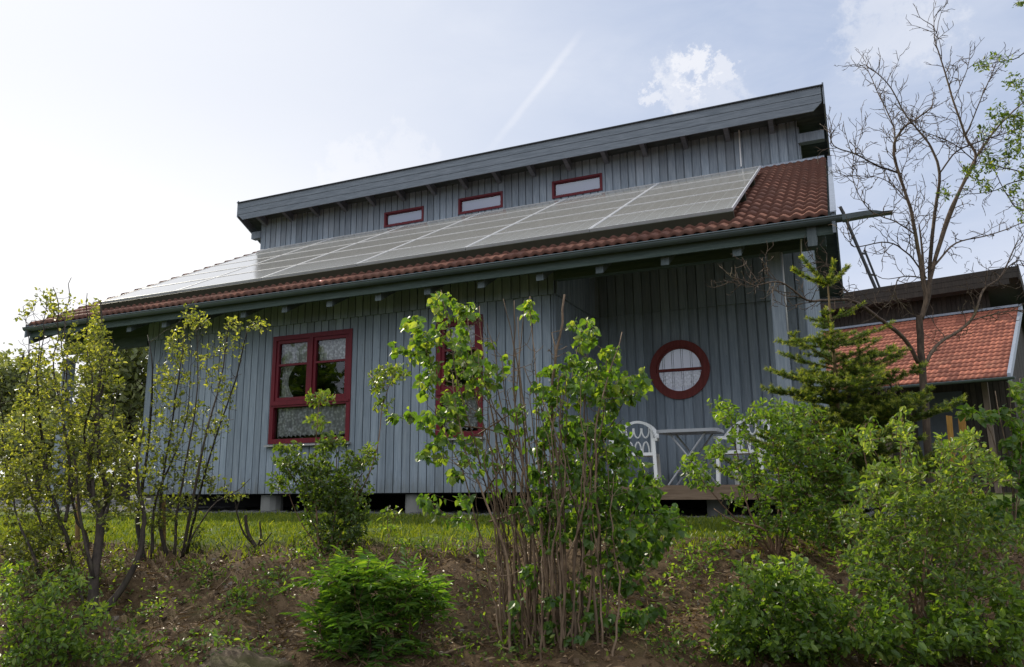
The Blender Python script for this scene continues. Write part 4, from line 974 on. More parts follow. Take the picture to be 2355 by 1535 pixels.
DEN = 1.5
def shrub2():
    b = base_at(410, 1275)
    p = Plant('garden_shrub', b, 'loose upright shrub with sparse yellow-green leaves left of the large red window', 'shrub', bark='bark_dark', leaf='lf_small', kind='oval')
    s0 = float((b-CAM)@FH); s = s0
    for pts, r in (([(385, 1280), (372, 1200), (375, 1120), (400, 980), (420, 850), (432, 700)], .018), ([(330, 1290), (318, 1200), (330, 1110), (345, 1000), (352, 850), (342, 770)], .022), ([(420, 1280), (440, 1150), (470, 1000), (505, 880), (520, 760), (530, 740)], .015), ([(430, 1275), (455, 1160), (495, 1010), (545, 870), (570, 760), (605, 740)], .012), ([(400, 1280), (410, 1150), (440, 1000), (455, 850), (450, 730)], .013), ([(415, 1285), (480, 1170), (540, 1130), (575, 1100)], .008), ([(350, 1285), (360, 1150), (400, 1050), (430, 950), (440, 800)], .014), ([(335, 1180), (300, 1100), (285, 1000), (300, 930)], .01)):
        q = [S(x, y, s+RNG.normal()*.08) for x, y in pts]; q[0] = base_at(*pts[0]); p.stem(q, r, .002, 6, 4, wob=.004)
    T = []
    for (x, y, rx, ry, n) in ((435, 725, 30, 34, 22), (465, 745, 26, 26, 12), (415, 800, 40, 46, 34), (530, 745, 24, 16, 8), (585, 750, 34, 22, 9), (600, 742, 20, 14, 5), (535, 790, 36, 34, 14), (400, 870, 50, 50, 38), (480, 840, 50, 60, 26), (520, 900, 34, 60, 16), (370, 900, 30, 60, 18), (430, 960, 70, 60, 44), (360, 1010, 50, 60, 40), (500, 980, 40, 50, 18), (440, 1060, 70, 60, 48), (340, 1100, 50, 60, 44), (400, 1150, 70, 50, 44), (480, 1110, 40, 40, 18), (540, 1130, 40, 30, 8), (360, 1200, 40, 40, 24), (440, 1220, 50, 40, 22), (300, 1060, 30, 60, 20)):
        T += blob(x, y, rx, ry, n, s, .35)
    p.grow(blob(430, 900, 90, 180, 50, s, .3)+blob(400, 1100, 100, 120, 50, s, .3)+blob(520, 900, 50, 130, 20, s, .3), rt=.0014, rmax=.004)
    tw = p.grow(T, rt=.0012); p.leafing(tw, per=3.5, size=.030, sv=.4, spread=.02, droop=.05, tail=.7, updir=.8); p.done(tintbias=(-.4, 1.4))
shrub2()

DEN = 1.6
def rose():
    b = base_at(755, 1275)
    p = Plant('rose_bush', b, 'dense dark green bush with two long sprigs below the large red window', 'shrub', bark='bark_red', leaf='lf_rose', kind='oval')
    s0 = float((b-CAM)@FH); s = s0+.15
    for pts, r in (([(735, 1270), (730, 1180), (725, 1080), (728, 980), (733, 910)], .009), ([(770, 1275), (800, 1180), (845, 1100), (870, 1010), (880, 930), (905, 860)], .008), ([(750, 1275), (700, 1160), (665, 1080), (645, 1040)], .009), ([(760, 1270), (770, 1150), (775, 1060), (768, 1010)], .009), ([(790, 1270), (810, 1200), (820, 1120), (840, 1080)], .009), ([(740, 1275), (690, 1200), (660, 1120)], .007), ([(880, 930), (862, 885), (850, 860)], .004)):
        q = [S(x, y, s+RNG.normal()*.06) for x, y in pts]; q[0] = base_at(*pts[0]); p.stem(q, r, .0025, 6, 4, wob=.003)
    T = []
    for (x, y, rx, ry, n) in ((735, 915, 34, 22, 24), (728, 965, 26, 24, 14), (905, 855, 40, 28, 30), (865, 880, 24, 30, 14), (880, 925, 26, 24, 8), (665, 1050, 42, 40, 34), (690, 1100, 60, 50, 50), (765, 1020, 34, 34, 30), (750, 1080, 70, 60, 80), (820, 1060, 40, 24, 22), (850, 1035, 30, 20, 10), (790, 1130, 70, 60, 90), (740, 1160, 60, 50, 50), (805, 1200, 50, 60, 60), (770, 1240, 50, 40, 40), (640, 1110, 30, 24, 12), (720, 1210, 30, 40, 14), (690, 1280, 40, 30, 14)):
        T += blob(x, y, rx, ry, n, s, .32)
    tw = p.grow(T, rt=.0012); p.leafing(tw, per=5.6, size=.036, sv=.35, spread=.02, droop=.2, tail=.7, updir=.6); p.done(tintbias=(-.4, .9))
rose()

DEN = 1.2
def leafy_low():
    b = base_at(860, 1500)
    p = Plant('compound_leaf_shrub', b, 'low bright green shrub with long divided leaves on the bank, left of the hazel', 'shrub', bark='bark_red', leaf='lf_bright', kind='lance')
    s0 = float((b-CAM)@FH)
    for k in range(26):
        bx = 770+200*RNG.random(); q = base_at(bx, 1480+RNG.normal()*22); s = float((q-CAM)@FH)
        tx = 870+(bx-870)*1.25+RNG.normal()*20; ty = 1335+RNG.random()*90+(abs(tx-840)*.15); p.stem([q, S((bx+tx)/2+RNG.normal()*8, (1480+ty)/2, s), S(tx, ty, s+RNG.normal()*.08)], .005, .0022, 5, 4, wob=.002)
    T = []
    for (x, y, rx, ry, n) in ((790, 1340, 60, 46, 26), (850, 1330, 60, 36, 20), (760, 1420, 40, 50, 16), (830, 1420, 70, 60, 34), (940, 1350, 50, 40, 18), (985, 1385, 34, 34, 12), (930, 1420, 60, 50, 16), (790, 1490, 60, 40, 18), (870, 1510, 80, 30, 20), (940, 1510, 50, 30, 8)):
        T += blob(x, y, rx, ry, n, s0+.05, .28)
    tw = p.grow(T, rt=.0016); p.pinnate(tw, per=2, L=.16, pairs=5, ls=.066); p.done(tintbias=(-1., -.3))
leafy_low()

def generic(name, label, basepx, stems, blobs, bark, leaf, kind, size, per, dist=None, ds=.3, r=.01, width=1.0, droop=.15, updir=.7, tb=None, soff=0.0, cat='shrub', group=None, rt=.0013):
    b = base_at(*basepx) if dist is None else S(basepx[0], basepx[1], dist)
    if dist is not None: b[2] = gz(b[0], b[1])
    p = Plant(name, b, label, cat, group, bark=bark, leaf=leaf, kind=kind); s0 = float((b-CAM)@FH)
    for pts in stems:
        q = [b.copy()-np.array([0, 0, .03])]+[S(x, y, s0+soff+RNG.normal()*.06) for x, y in pts]; p.stem(q, r*(.7+.5*RNG.random()), .0022, 6, 4, wob=.003)
    T = []
    for (x, y, rx, ry, n) in blobs: T += blob(x, y, rx, ry, n, s0+soff, ds)
    tw = p.grow(T, rt=rt); p.leafing(tw, per=per, size=size, sv=.4, spread=.02, droop=droop, tail=.7, updir=updir)
    p.done(width, tb); return p

DEN = 1.4
generic('porch_shrub', 'green shrub with forked stems and rounded leaf tufts in front of the folding table', (1785, 1285),
        [[(1730, 1230), (1660, 1160), (1600, 1090)], [(1725, 1180), (1700, 1060), (1680, 960)], [(1760, 1200), (1730, 1080), (1715, 1000)], [(1790, 1180), (1830, 1080), (1880, 1000)], [(1800, 1200), (1790, 1080), (1770, 980)], [(1830, 1180), (1880, 1100), (1930, 1050)], [(1760, 1220), (1690, 1200), (1640, 1170)]],
        [(1595, 1075, 50, 34, 26), (1640, 1035, 40, 24, 20), (1610, 1110, 44, 20, 12), (1665, 945, 44, 34, 30), (1720, 965, 50, 30, 22), (1700, 1000, 34, 26, 10), (1760, 950, 46, 34, 18), (1800, 960, 60, 50, 34), (1760, 1030, 60, 50, 26), (1840, 1030, 80, 70, 70), (1700, 1080, 40, 30, 14), (1770, 1110, 80, 60, 60), (1860, 1120, 80, 70, 70), (1700, 1140, 40, 30, 12), (1800, 1200, 90, 50, 50), (1900, 1200, 60, 60, 40), (1720, 1210, 50, 30, 10), (1890, 1040, 70, 70, 50), (1960, 1120, 60, 80, 46), (1980, 1000, 50, 60, 20), (1860, 960, 50, 40, 22), (1960, 1230, 60, 50, 30), (1830, 1180, 60, 50, 26)],
        'bark_red', 'lf_mid', 'oval', .040, 4.2, ds=.4, r=.013, tb=(-.5, .9))
generic('low_bush', 'low rounded dark green bush in the right foreground on the bank', (1790, 1520),
        [[(1700+60*k, 1450-20*(k % 2)), (1660+70*k, 1340+10*abs(k-2))] for k in range(5)],
        [(1790, 1320, 90, 50, 60), (1720, 1390, 90, 70, 90), (1850, 1380, 90, 70, 90), (1680, 1470, 60, 60, 50), (1780, 1470, 100, 60, 110), (1890, 1480, 80, 60, 80), (1920, 1400, 50, 50, 30), (1700, 1300, 30, 20, 6)],
        'bark_dark', 'lf_mid', 'oval', .036, 7.0, ds=.42, r=.008, droop=.25, tb=(-1.1, -.3), width=1.1)
generic('tall_leafy_shrub', 'large pale green leafy shrub with upright sprigs below the bare tree', (2120, 1500),
        [[(2090, 1350), (2040, 1200), (1995, 1060), (1990, 975)], [(2100, 1350), (2080, 1200), (2070, 1050), (2075, 960)], [(2130, 1350), (2170, 1200), (2210, 1080), (2225, 1000)], [(2150, 1380), (2230, 1250), (2270, 1130), (2310, 1090)], [(2120, 1350), (2130, 1200), (2160, 1080), (2165, 1020)], [(2060, 1400), (2000, 1300), (1960, 1240)], [(2180, 1400), (2260, 1330), (2320, 1290)]],
        [(1998, 1010, 20, 40, 14), (2075, 990, 30, 46, 20), (2030, 1080, 40, 40, 22), (2090, 1080, 40, 50, 30), (2165, 1030, 30, 30, 14), (2225, 1020, 34, 30, 20), (2195, 1085, 60, 50, 44), (2270, 1070, 50, 40, 26), (2310, 1100, 36, 26, 10), (2050, 1150, 60, 50, 44), (2140, 1150, 70, 60, 66), (2230, 1150, 60, 50, 40), (2000, 1230, 60, 50, 40), (2100, 1240, 90, 60, 90), (2210, 1240, 80, 60, 60), (2050, 1330, 90, 60, 80), (2180, 1340, 90, 60, 80), (1990, 1330, 40, 50, 26), (2290, 1330, 70, 60, 50), (2000, 1130, 40, 40, 16), (1960, 1190, 40, 40, 16), (2320, 1230, 50, 50, 24), (1960, 1290, 50, 40, 20)],
        'bark_red', 'lf_pale', 'oval', .036, 5.2, ds=.55, r=.010, droop=-.15, updir=.5, tb=(-1., .5), width=.9)
generic('foreground_bush', 'dark green leafy bush filling the bottom right corner of the bank', (2230, 1560),
        [[(2050, 1480), (1990, 1420)], [(2150, 1470), (2120, 1400)], [(2240, 1460), (2260, 1380)], [(2300, 1470), (2350, 1400)]],
        [(2000, 1460, 70, 60, 56), (2100, 1480, 80, 60, 70), (2200, 1470, 80, 60, 70), (2300, 1470, 80, 70, 80), (2340, 1390, 60, 50, 34), (2040, 1400, 60, 40, 26), (2200, 1410, 80, 40, 34)],
        'bark_dark', 'lf_mid', 'oval', .042, 5.0, ds=.4, r=.008, tb=(-1.3, -.4))
generic('edge_shrub', 'sparse leafy shrub with pale stems at the right edge, in front of the barn corner', (2335, 1290),
        [[(2330, 1150), (2325, 1000), (2320, 880)], [(2340, 1150), (2350, 1000), (2345, 870)], [(2310, 1150), (2280, 1000), (2240, 950)], [(2350, 1100), (2370, 950), (2380, 850)], [(2325, 1100), (2300, 970), (2290, 900)]],
        [(2230, 945, 26, 16, 8), (2270, 955, 30, 20, 10), (2310, 960, 30, 30, 12), (2340, 900, 20, 40, 12), (2330, 1020, 30, 40, 22), (2300, 1070, 40, 30, 20), (2350, 1090, 40, 60, 30), (2300, 1180, 60, 50, 20), (2350, 980, 26, 60, 18), (2340, 1220, 50, 50, 20)],
        'bark_hazel', 'lf_hazel', 'round', .055, 2.2, dist=6.6, ds=.3, r=.009, droop=.4, tb=(-.4, 1.))
generic('ground_shrub', 'low glossy leafy growth in the bottom left corner beside the dark trunks', (90, 1520),
        [[(60, 1460), (30, 1400)], [(110, 1460), (130, 1380)], [(140, 1480), (190, 1430)], [(40, 1470), (10, 1440)]],
        [(40, 1400, 50, 34, 30), (110, 1400, 50, 44, 40), (60, 1470, 70, 44, 56), (150, 1470, 60, 44, 40), (120, 1340, 40, 40, 18), (30, 1520, 60, 30, 26), (190, 1420, 40, 36, 14), (110, 1520, 60, 26, 26), (240, 1500, 40, 26, 10), (20, 1330, 50, 50, 26), (180, 1330, 40, 40, 16), (240, 1400, 30, 40, 12), (290, 1470, 50, 40, 16), (200, 1500, 60, 30, 24)],
        'bark_dark', 'lf_mid', 'oval', .034, 4.5, ds=.4, r=.006, tb=(-1.1, -.6), width=.9)
DEN = 1.0
# pruned stub with two thick cut stems
def stub():
    b = base_at(590, 1262)
    p = Plant('pruned_shrub', b, 'small pruned shrub with thick cut stubs and thin twigs at the edge of the lawn', 'shrub', bark='bark_dark', leaf='lf_small', kind='oval')
    s = float((b-CAM)@FH)
    p.stem([b, S(572, 1230, s), S(566, 1205, s), S(565, 1185, s)], .016, .011); p.stem([b, S(560, 1225, s), S(545, 1180, s), S(540, 1155, s), S(520, 1135, s)], .009, .003); p.stem([b, S(600, 1235, s), S(597, 1200, s)], .01, .006); p.stem([b, S(562, 1226, s), S(546, 1182, s), S(550, 1155, s), S(566, 1140, s)], .005, .002); p.stem([b, S(610, 1245, s), S(625, 1225, s)], .008, .004)
    T = blob(540, 1140, 30, 20, 6, s, .1)+blob(600, 1230, 30, 20, 4, s, .1)
    tw = p.grow(T); p.leafing(tw, per=2, size=.03); p.done()
stub()

# ---- spruce
def spruce():
    b = base_at(1925, 1262); s = 6.55; b = S(1928, 1250, s); b[2] = gz(b[0], b[1])
    root = empty('young_spruce', tuple(b), 'young spruce with a tall pale leader in front of the right end of the house', 'tree')
    tr = MB(); tip = S(1904, 655, s)
    P = [b, S(1930, 1100, s), S(1926, 950, s), S(1920, 850, s), S(1912, 760, s), tip]; SP = smooth_path(P, 6); L = len(SP)
    tr.tube([p-b for p in SP], [.032+(.006-.032)*i/(L-1) for i in range(L)], 7); tr.build('trunk', M['bark_spruce'], root, smooth=True)
    br = MB(); NP, NA, NN, NZ = [], [], [], []; TI = []
    def needles(p0, p1, dens=1100, ln=.024, young=0.5):
        d = p1-p0; l = np.linalg.norm(d); n = int(l*dens)+3; d = d/l
        for _ in range(n):
            u = RNG.random(); a = RNG.normal(size=3); a -= d*(a@d); a /= np.linalg.norm(a); NP.append(p0+(p1-p0)*u-b); NA.append(a+d*.75); NN.append(RNG.normal(size=3)); NZ.append(ln*(.7+.6*RNG.random())); TI.append(min(1, max(0, young*u+RNG.normal()*.18+.15)))
    def branch(p0, dr, l, r, lvl=0, young=.6):
        dr = dr/np.linalg.norm(dr); n = max(3, int(l/.07)); pts = [p0]; d = dr.copy()
        for k in range(n):
            d = d+np.array([0, 0, -.05 if k < n*.5 else .09])*(1 if lvl == 0 else .4)+RNG.normal(size=3)*.03; d /= np.linalg.norm(d); pts.append(pts[-1]+d*l/n)
        br.tube([p-b for p in pts], [r+(0.0015-r)*k/n for k in range(n+1)], 4, cap=False)
        for k in range(n): needles(pts[k], pts[k+1], young=young if k > n*.4 else .15)
        if lvl < 2 and l > .12:
            for k in range(1, n):
                for sg in (-1, 1):
                    if RNG.random() < .62:
                        side = np.cross(d, (0, 0, 1)); side /= np.linalg.norm(side)
                        branch(pts[k], d*.75+side*sg*(.8+.2*RNG.random())+np.array([0, 0, RNG.normal()*.12]), l*(1-k/n*.75)*.42*(.7+.5*RNG.random()), .0022, lvl+1, young)
    # leader shoots
    for (x, y) in ((1843, 590), (1822, 618), (1918, 600), (1950, 612), (1905, 640), (1880, 640)):
        t = S(x, y, s+RNG.normal()*.06); p0 = SP[-1]
        n = 4; pts = [p0+(t-p0)*k/n+np.array([0, 0, -.02*math.sin(math.pi*k/n)]) for k in range(n+1)]
        br.tube([p-b for p in pts], [.005, .0045, .004, .003, .002], 5, cap=False)
        for k in range(n): needles(pts[k], pts[k+1], dens=2200, ln=.030, young=.9)
    zs = [.82, .72, .63, .56, .49, .42, .36, .30, .24, .18, .12, .07]; Ls = [.28, .42, .52, .60, .66, .72, .78, .84, .90, .92, .88, .7]
    H = tip-b
    for z, l in zip(zs, Ls):
        i = int(z*(L-1)); p0 = SP[i]; k0 = RNG.random()*6.28
        for k in range(7 if l > .35 else 5):
            a = k0+k*2*math.pi/(7 if l > .35 else 5)+RNG.normal()*.15; branch(p0+np.array([0, 0, RNG.normal()*.05]), np.array([math.cos(a), math.sin(a), .38+RNG.normal()*.08]), l*(.75+.55*RNG.random()), .007, 0, .85)
    br.build('branches', M['bark_spruce'], root)
    link('foliage', leaves_mesh('foliage', np.array(NP), np.array(NA), np.array(NN), np.array(NZ), 'needle', M['needle'], np.array(TI)), root)
    print('needles', len(NP))
spruce()

# ---- bare tree
def bare_tree():
    s = 8.0; b = S(2148, 1240, s); b[2] = gz(b[0], b[1])
    root = empty('bare_tree', tuple(b), 'slender bare tree with fine leafless twigs in front of the red barn roof', 'tree')
    mb = MB(); tw = MB()
    def st(pts, r0, r1, seg=5, n=7, wob=.004, ds=0.0, m=mb):
        L = len(pts); q = [S(x, y, s+ds*i/(L-1)) for i, (x, y) in enumerate(pts)]
        if pts[0][1] > 1200: q[0] = b-np.array([0, 0, .1])
        P = smooth_path(q, seg); L = len(P); off = np.cumsum(RNG.normal(size=(L, 3))*wob, axis=0); off -= off[0]; P = [p+o*.6 for p, o in zip(P, off)]
        m.tube([p-b for p in P], [r0+(r1-r0)*(i/(L-1)) for i in range(L)], n); return P
    st([(2148, 1240), (2140, 1080), (2132, 960), (2126, 880), (2120, 800), (2118, 730)], .040, .034)
    main = []
    M1 = [([(2118, 735), (2132, 690), (2125, 640), (2112, 560), (2098, 480), (2072, 400), (2060, 340), (2082, 300), (2112, 280), (2150, 250)], .022, .005, -.3),
          ([(2125, 650), (2120, 600), (2112, 520)], .016, .006, .2),
          ([(2118, 735), (2135, 680), (2138, 600), (2148, 500), (2160, 400), (2140, 340), (2110, 300), (2080, 260), (2040, 190), (1990, 150)], .020, .003, .5),
          ([(2128, 690), (2150, 600), (2180, 500), (2215, 420), (2245, 360), (2222, 310), (2195, 230), (2170, 150), (2152, 90), (2150, 38)], .020, .002, .1),
          ([(2150, 600), (2190, 480), (2240, 370), (2290, 300), (2340, 250), (2380, 220)], .014, .004, .5),
          ([(2112, 835), (2080, 780), (2020, 730), (1960, 690), (1900, 690), (1860, 690), (1800, 650), (1740, 660)], .020, .003, -.8),
          ([(2125, 840), (2160, 790), (2230, 740), (2262, 670), (2300, 640), (2340, 560)], .016, .004, .5),
          ([(2232, 738), (2290, 722), (2345, 716), (2390, 720)], .007, .003, .2),
          ([(2072, 400), (2020, 380), (1970, 355), (1920, 335), (1912, 300)], .009, .002, -.3),
          ([(2060, 350), (2055, 290), (2020, 220), (1990, 150)], .008, .002, .3),
          ([(2160, 400), (2200, 350), (2260, 325), (2310, 310), (2365, 290)], .008, .003, -.2),
          ([(2110, 545), (2060, 510), (2000, 480), (1960, 400), (1980, 300)], .006, .0015, -.4),
          ([(2098, 480), (2060, 430), (2020, 405), (1970, 400)], .005, .0015, -.2),
          ([(2150, 610), (2200, 560), (2280, 540), (2360, 510)], .009, .003, .5),
          ([(2130, 640), (2090, 590), (2040, 560), (1960, 570), (1950, 540)], .008, .002, -.3),
          ([(2132, 640), (2070, 640), (2050, 690), (2020, 720)], .006, .002, -.3),
          ([(2060, 980), (2100, 1010), (2134, 1060)], .010, .010, .0),
          ([(2130, 1075), (2085, 960), (2045, 880), (2030, 860)], .012, .004, -.4),
          ([(1960, 690), (1930, 650), (1900, 610), (1870, 600)], .006, .0015, .2), ([(1800, 650), (1760, 640), (1720, 660), (1690, 655)], .003, .001, 0),
          ([(2222, 310), (2260, 220), (2290, 150)], .006, .002, .2), ([(2195, 230), (2225, 160), (2230, 130)], .004, .0015, .1), ([(2240, 370), (2190, 330), (2140, 310), (2080, 290)], .005, .0015, -.3), ([(2260, 330), (2300, 420), (2340, 480)], .005, .002, .3), ([(2300, 640), (2340, 600), (2380, 610)], .005, .002, .2)]
    for pts, r0, r1, ds in M1:
        if pts[0] == (2060, 980): continue
        P = st(pts, r0*1.25, r1*1.3+.001, ds=ds, n=6); main.append((P, r0, r1))
    mb.build('trunk', M['bark_bare'], root, smooth=True)
    def twig(p, d, l, r, lvl):
        n = max(3, int(l/.05)); pts = [p]; d = d/np.linalg.norm(d)
        for k in range(n):
            d = d+RNG.normal(size=3)*.22+np.array([0, 0, .05]); d /= np.linalg.norm(d); pts.append(pts[-1]+d*l/n)
        tw.tube([q-b for q in pts], [r*1.2+(0.0020-r*1.2)*k/n for k in range(n+1)], 4, cap=False)
        if lvl < 2:
            for k in range(1, n+1):
                if RNG.random() < (.7 if lvl == 0 else .3):
                    a = RNG.normal(size=3); a -= d*(a@d); a /= np.linalg.norm(a); twig(pts[k], d*.8+a*.9, l*(.18+.26*RNG.random()), r*.75, lvl+1)
    for P, r0, r1 in main:
        L = len(P); low = P[0][2]
        for i in range(2, L):
            if r0 > .019 and i < L*.3: continue
            if RNG.random() < .92:
                d = P[min(i+1, L-1)]-P[i-1]; d /= np.linalg.norm(d)+1e-9; a = RNG.normal(size=3); a -= d*(a@d); a /= np.linalg.norm(a); a[2] += .2
                twig(P[i], d*.7+a*.9, .12+.30*RNG.random(), .0040, 0)
        d = P[-1]-P[-2]; twig(P[-1], d/np.linalg.norm(d), .25, .0025, 0)
    tw.build('twigs', M['bark_bare'], root)
bare_tree()

# ---- leafy tree reaching in from the right
def right_tree():
    s = 7.4; b = S(2640, 1240, s); b[2] = gz(b[0], b[1])
    p = Plant('leafy_tree', b, 'tree with small green leaf tufts reaching in from the right edge', 'tree', bark='bark_dark', leaf='lf_rose', kind='oval')
    p.stem([b-np.array([0, 0, .1]), S(2630, 900, s), S(2600, 600, s), S(2560, 350, s), S(2540, 100, s), S(2520, -150, s)], .075, .03, 8)
    for pts, r in (([(2590, 560), (2480, 480), (2400, 420), (2320, 390), (2240, 370)], .016), ([(2560, 350), (2470, 330), (2390, 300), (2330, 270), (2290, 300)], .014), ([(2550, 250), (2440, 180), (2370, 120), (2330, 140), (2260, 150)], .013), ([(2530, 50), (2430, 0), (2370, 0), (2335, 15)], .012), ([(2590, 600), (2470, 520), (2400, 420), (2330, 420), (2280, 440), (2180, 450)], .011), ([(2600, 620), (2480, 560), (2400, 500), (2345, 480)], .01), ([(2560, 380), (2450, 260), (2400, 210), (2350, 200)], .01), ([(2580, 450), (2680, 330), (2760, 260)], .014), ([(2600, 600), (2700, 520), (2800, 470)], .014), ([(2540, 100), (2620, -20), (2680, -120)], .013)):
        p.stem([S(x, y, s) for x, y in pts], r, .003, 6, 5, wob=.004)
    T = []
    for (x, y, rx, ry, n) in ((2268, 150, 26, 16, 14), (2300, 135, 30, 14, 12), (2345, 8, 18, 14, 8), (2330, 190, 26, 24, 14), (2350, 215, 20, 30, 10), (2295, 262, 34, 24, 26), (2335, 290, 30, 40, 30), (2265, 300, 24, 16, 8), (2240, 385, 30, 26, 22), (2290, 370, 50, 26, 34), (2340, 340, 30, 40, 24), (2180, 440, 30, 18, 10), (2260, 430, 50, 18, 14), (2330, 440, 30, 24, 14), (2350, 480, 16, 30, 10), (2345, 400, 20, 20, 10), (2720, 300, 120, 90, 60), (2760, 480, 120, 80, 60), (2620, 60, 140, 120, 90), (2540, -180, 160, 120, 90), (2460, 250, 60, 90, 40), (2470, 470, 60, 70, 36)):
        T += blob(x, y, rx, ry, n, s, .3)
    tw = p.grow(T, rt=.0015); p.leafing(tw, per=4.5, size=.040, sv=.35, droop=.2, tail=.7); p.done(width=.8)
right_tree()

# ---- background trees
def far_tree(px, py_top, s, w, label, n=420, leaf='lf_far', name='background_tree', bare=False, lsz=.22, cbot=None, grp='trees beyond the house', at=None):
    if at is None: b = S(px, 1100, s); b[2] = -.25; Hh = S(px, py_top, s)[2]-b[2]
    else: b = np.array([at[0], at[1], -2.2]); Hh = at[2]
    p = Plant(name, b, label, 'tree', grp, bark='bark_dark', leaf=leaf, kind='oval')
    p.stem([b, b+np.array([0, 0, Hh*.35]), b+np.array([.1, 0, Hh*.7]), b+np.array([0, 0, Hh*.93])], .05+Hh*.018, .03, 7, 4)
    for k in range(9):
        a = RNG.random()*6.28; z = Hh*(.25+.55*RNG.random()); r = w*(.45+.4*RNG.random()); p.stem([b+np.array([0, 0, z]), b+np.array([math.cos(a)*r*.5, math.sin(a)*r*.5, z+Hh*.08]), b+np.array([math.cos(a)*r, math.sin(a)*r, z+Hh*.17])], .05, .015, 5, 3)
    T = []
    cb = .22 if cbot is None else cbot
    lobes = [(rand_unit(1)[0], .35+.65*RNG.random()) for _ in range(11)]
    while len(T) < n:
        lv, lr = lobes[RNG.integers(len(lobes))]; v = rand_unit(1)[0]*RNG.random()**.4*.42+lv*.62*lr
        T.append(b+np.array([v[0]*w, v[1]*w, Hh*(cb+(1-cb)*.5)+v[2]*Hh*(1-cb)*.5]))
    tw = p.grow(T, step=.5, rt=.010, rmax=.03, n=4)
    if not bare: p.leafing(tw, per=9, size=lsz, sv=.4, spread=.45, tail=.9, droop=0, updir=.4)
    else: p.leafing(tw, per=1.2, size=lsz*.5, sv=.4, spread=.1, tail=.5)
    p.done()
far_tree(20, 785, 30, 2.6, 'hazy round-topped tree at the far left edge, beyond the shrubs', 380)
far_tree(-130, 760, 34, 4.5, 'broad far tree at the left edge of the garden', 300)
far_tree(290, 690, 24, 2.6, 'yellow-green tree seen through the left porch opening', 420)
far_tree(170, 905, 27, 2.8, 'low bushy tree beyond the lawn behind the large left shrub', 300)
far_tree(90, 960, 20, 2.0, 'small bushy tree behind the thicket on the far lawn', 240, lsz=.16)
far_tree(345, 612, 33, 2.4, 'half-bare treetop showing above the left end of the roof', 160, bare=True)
for x, y, h, w, lb in ((-16, -27, 11, 4.5, 'tall tree behind the photographer, mirrored in the large red window'), (-23, -22, 10, 4.5, 'broad tree behind the photographer, leftmost of three'), (-19, -34, 12, 4.5, 'tall tree behind the photographer, mirrored in the narrow red window')):
    far_tree(0, 0, 0, w, lb, 420, 'lf_mid', 'garden_tree', lsz=.45, cbot=.12, grp='trees behind the photographer', at=(x, y, h))
def hedge():
    P, A, N = [], [], []
    for _ in range(9000):
        l = -34+66*RNG.random(); s = 36+4*RNG.random(); h = (1.5+.8*math.sin(l*.35)+.5*math.sin(l*1.1+1))*RNG.random()**.6
        q = CAM+FH*s+RH*l; P.append((q[0], q[1], -.25+h)); A.append(RNG.normal(size=3)); N.append(RNG.normal(size=3)+np.array([0, 0, .6]))
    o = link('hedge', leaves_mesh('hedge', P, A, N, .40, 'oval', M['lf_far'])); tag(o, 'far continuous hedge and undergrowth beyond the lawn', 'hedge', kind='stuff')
hedge()

# ---- stakes
for k, (px, y0, y1, lb) in enumerate(((181, 1262, 1130, 'thin weathered wooden stake by the dark forked trunk'), (378, 1262, 1145, 'thin wooden stake among the stems of the loose upright shrub'))):
    b = base_at(px, y0); t = S(px-2, y1, float((b-CAM)@FH)); mb = MB(); mb.tube([(0, 0, -.1), tuple((t-b)*.95), tuple(t-b)], [.02, .018, .008], 6); o = mb.build('wooden_stake', M['stake']); o.location = tuple(b); tag(o, lb, 'stake')

# ---- rock
def rock(px, py, sx, sy, sz, label, seed):
    b = base_at(px, py); r = np.random.default_rng(seed); n = 22; V = []; 
    for i in range(n+1):
        th = math.pi*i/n
        for k in range(n*2):
            ph = math.pi*k/n; v = np.array([math.sin(th)*math.cos(ph), math.sin(th)*math.sin(ph), math.cos(th)])
            v = np.sign(v)*np.abs(v)**.75
            f = 1+.10*math.sin(v[0]*4+seed)+.08*math.sin(v[1]*6+v[2]*3)+.06*math.sin(v[0]*9+v[2]*8)+.03*r.random()
            V.append((v[0]*sx*f, v[1]*sy*f, v[2]*sz*f))
    Q = [(i*2*n+k, (i+1)*2*n+k, (i+1)*2*n+(k+1) % (2*n), i*2*n+(k+1) % (2*n)) for i in range(n) for k in range(2*n)]
    o = link('rock', np_mesh('rock', V, Q, M['rock'], smooth=False)); o.location = tuple(b+np.array([0, 0, -.02])); o.rotation_euler = (0, R_(6), R_(20)); tag(o, label, 'rock')
rock(565, 1535, .25, .20, .10, 'flat-topped mossy brown rock half sunk in the earth at the bottom left', 3)

# ---- lawn grass, litter, weeds
def scatter_band(s0, s1, l0, l1, n):
    s = s0+(s1-s0)*RNG.random(n); l = (l0+(l1-l0)*RNG.random(n))*s/8.0
    x = CAM[0]+s*FH[0]+l*RH[0]; y = CAM[1]+s*FH[1]+l*RH[1]; return s, x, y
def grass():
    s, x, y = scatter_band(5.75, 11.5, -6.2, 6.5, 80000)
    keep = (y < -.62) | (x > 2.3); keep &= (RNG.random(len(s)) < np.interp(s, [5.75, 6.15, 6.5, 11.5], [.08, .45, 1, .8])); s, x, y = s[keep], x[keep], y[keep]
    P = np.stack([x, y, gz(x, y)-.004], -1); n = len(P); A = RNG.normal(size=(n, 3))*.45; A[:, 2] = 1.0; N = RNG.normal(size=(n, 3)); N[:, 2] = 0
    V, Q = leaf_template('oval')
    o = link('lawn_grass', leaves_mesh('lawn_grass', P, A, N, (.024+.026*RNG.random(n))*np.where(RNG.random(n) < .06, 1.8, 1)+np.where(s < 6.3, .015, 0), 'oval', M['grass'], None, .28)); tag(o, 'short sunlit lawn grass between the bank and the house', 'grass', kind='stuff')
grass()
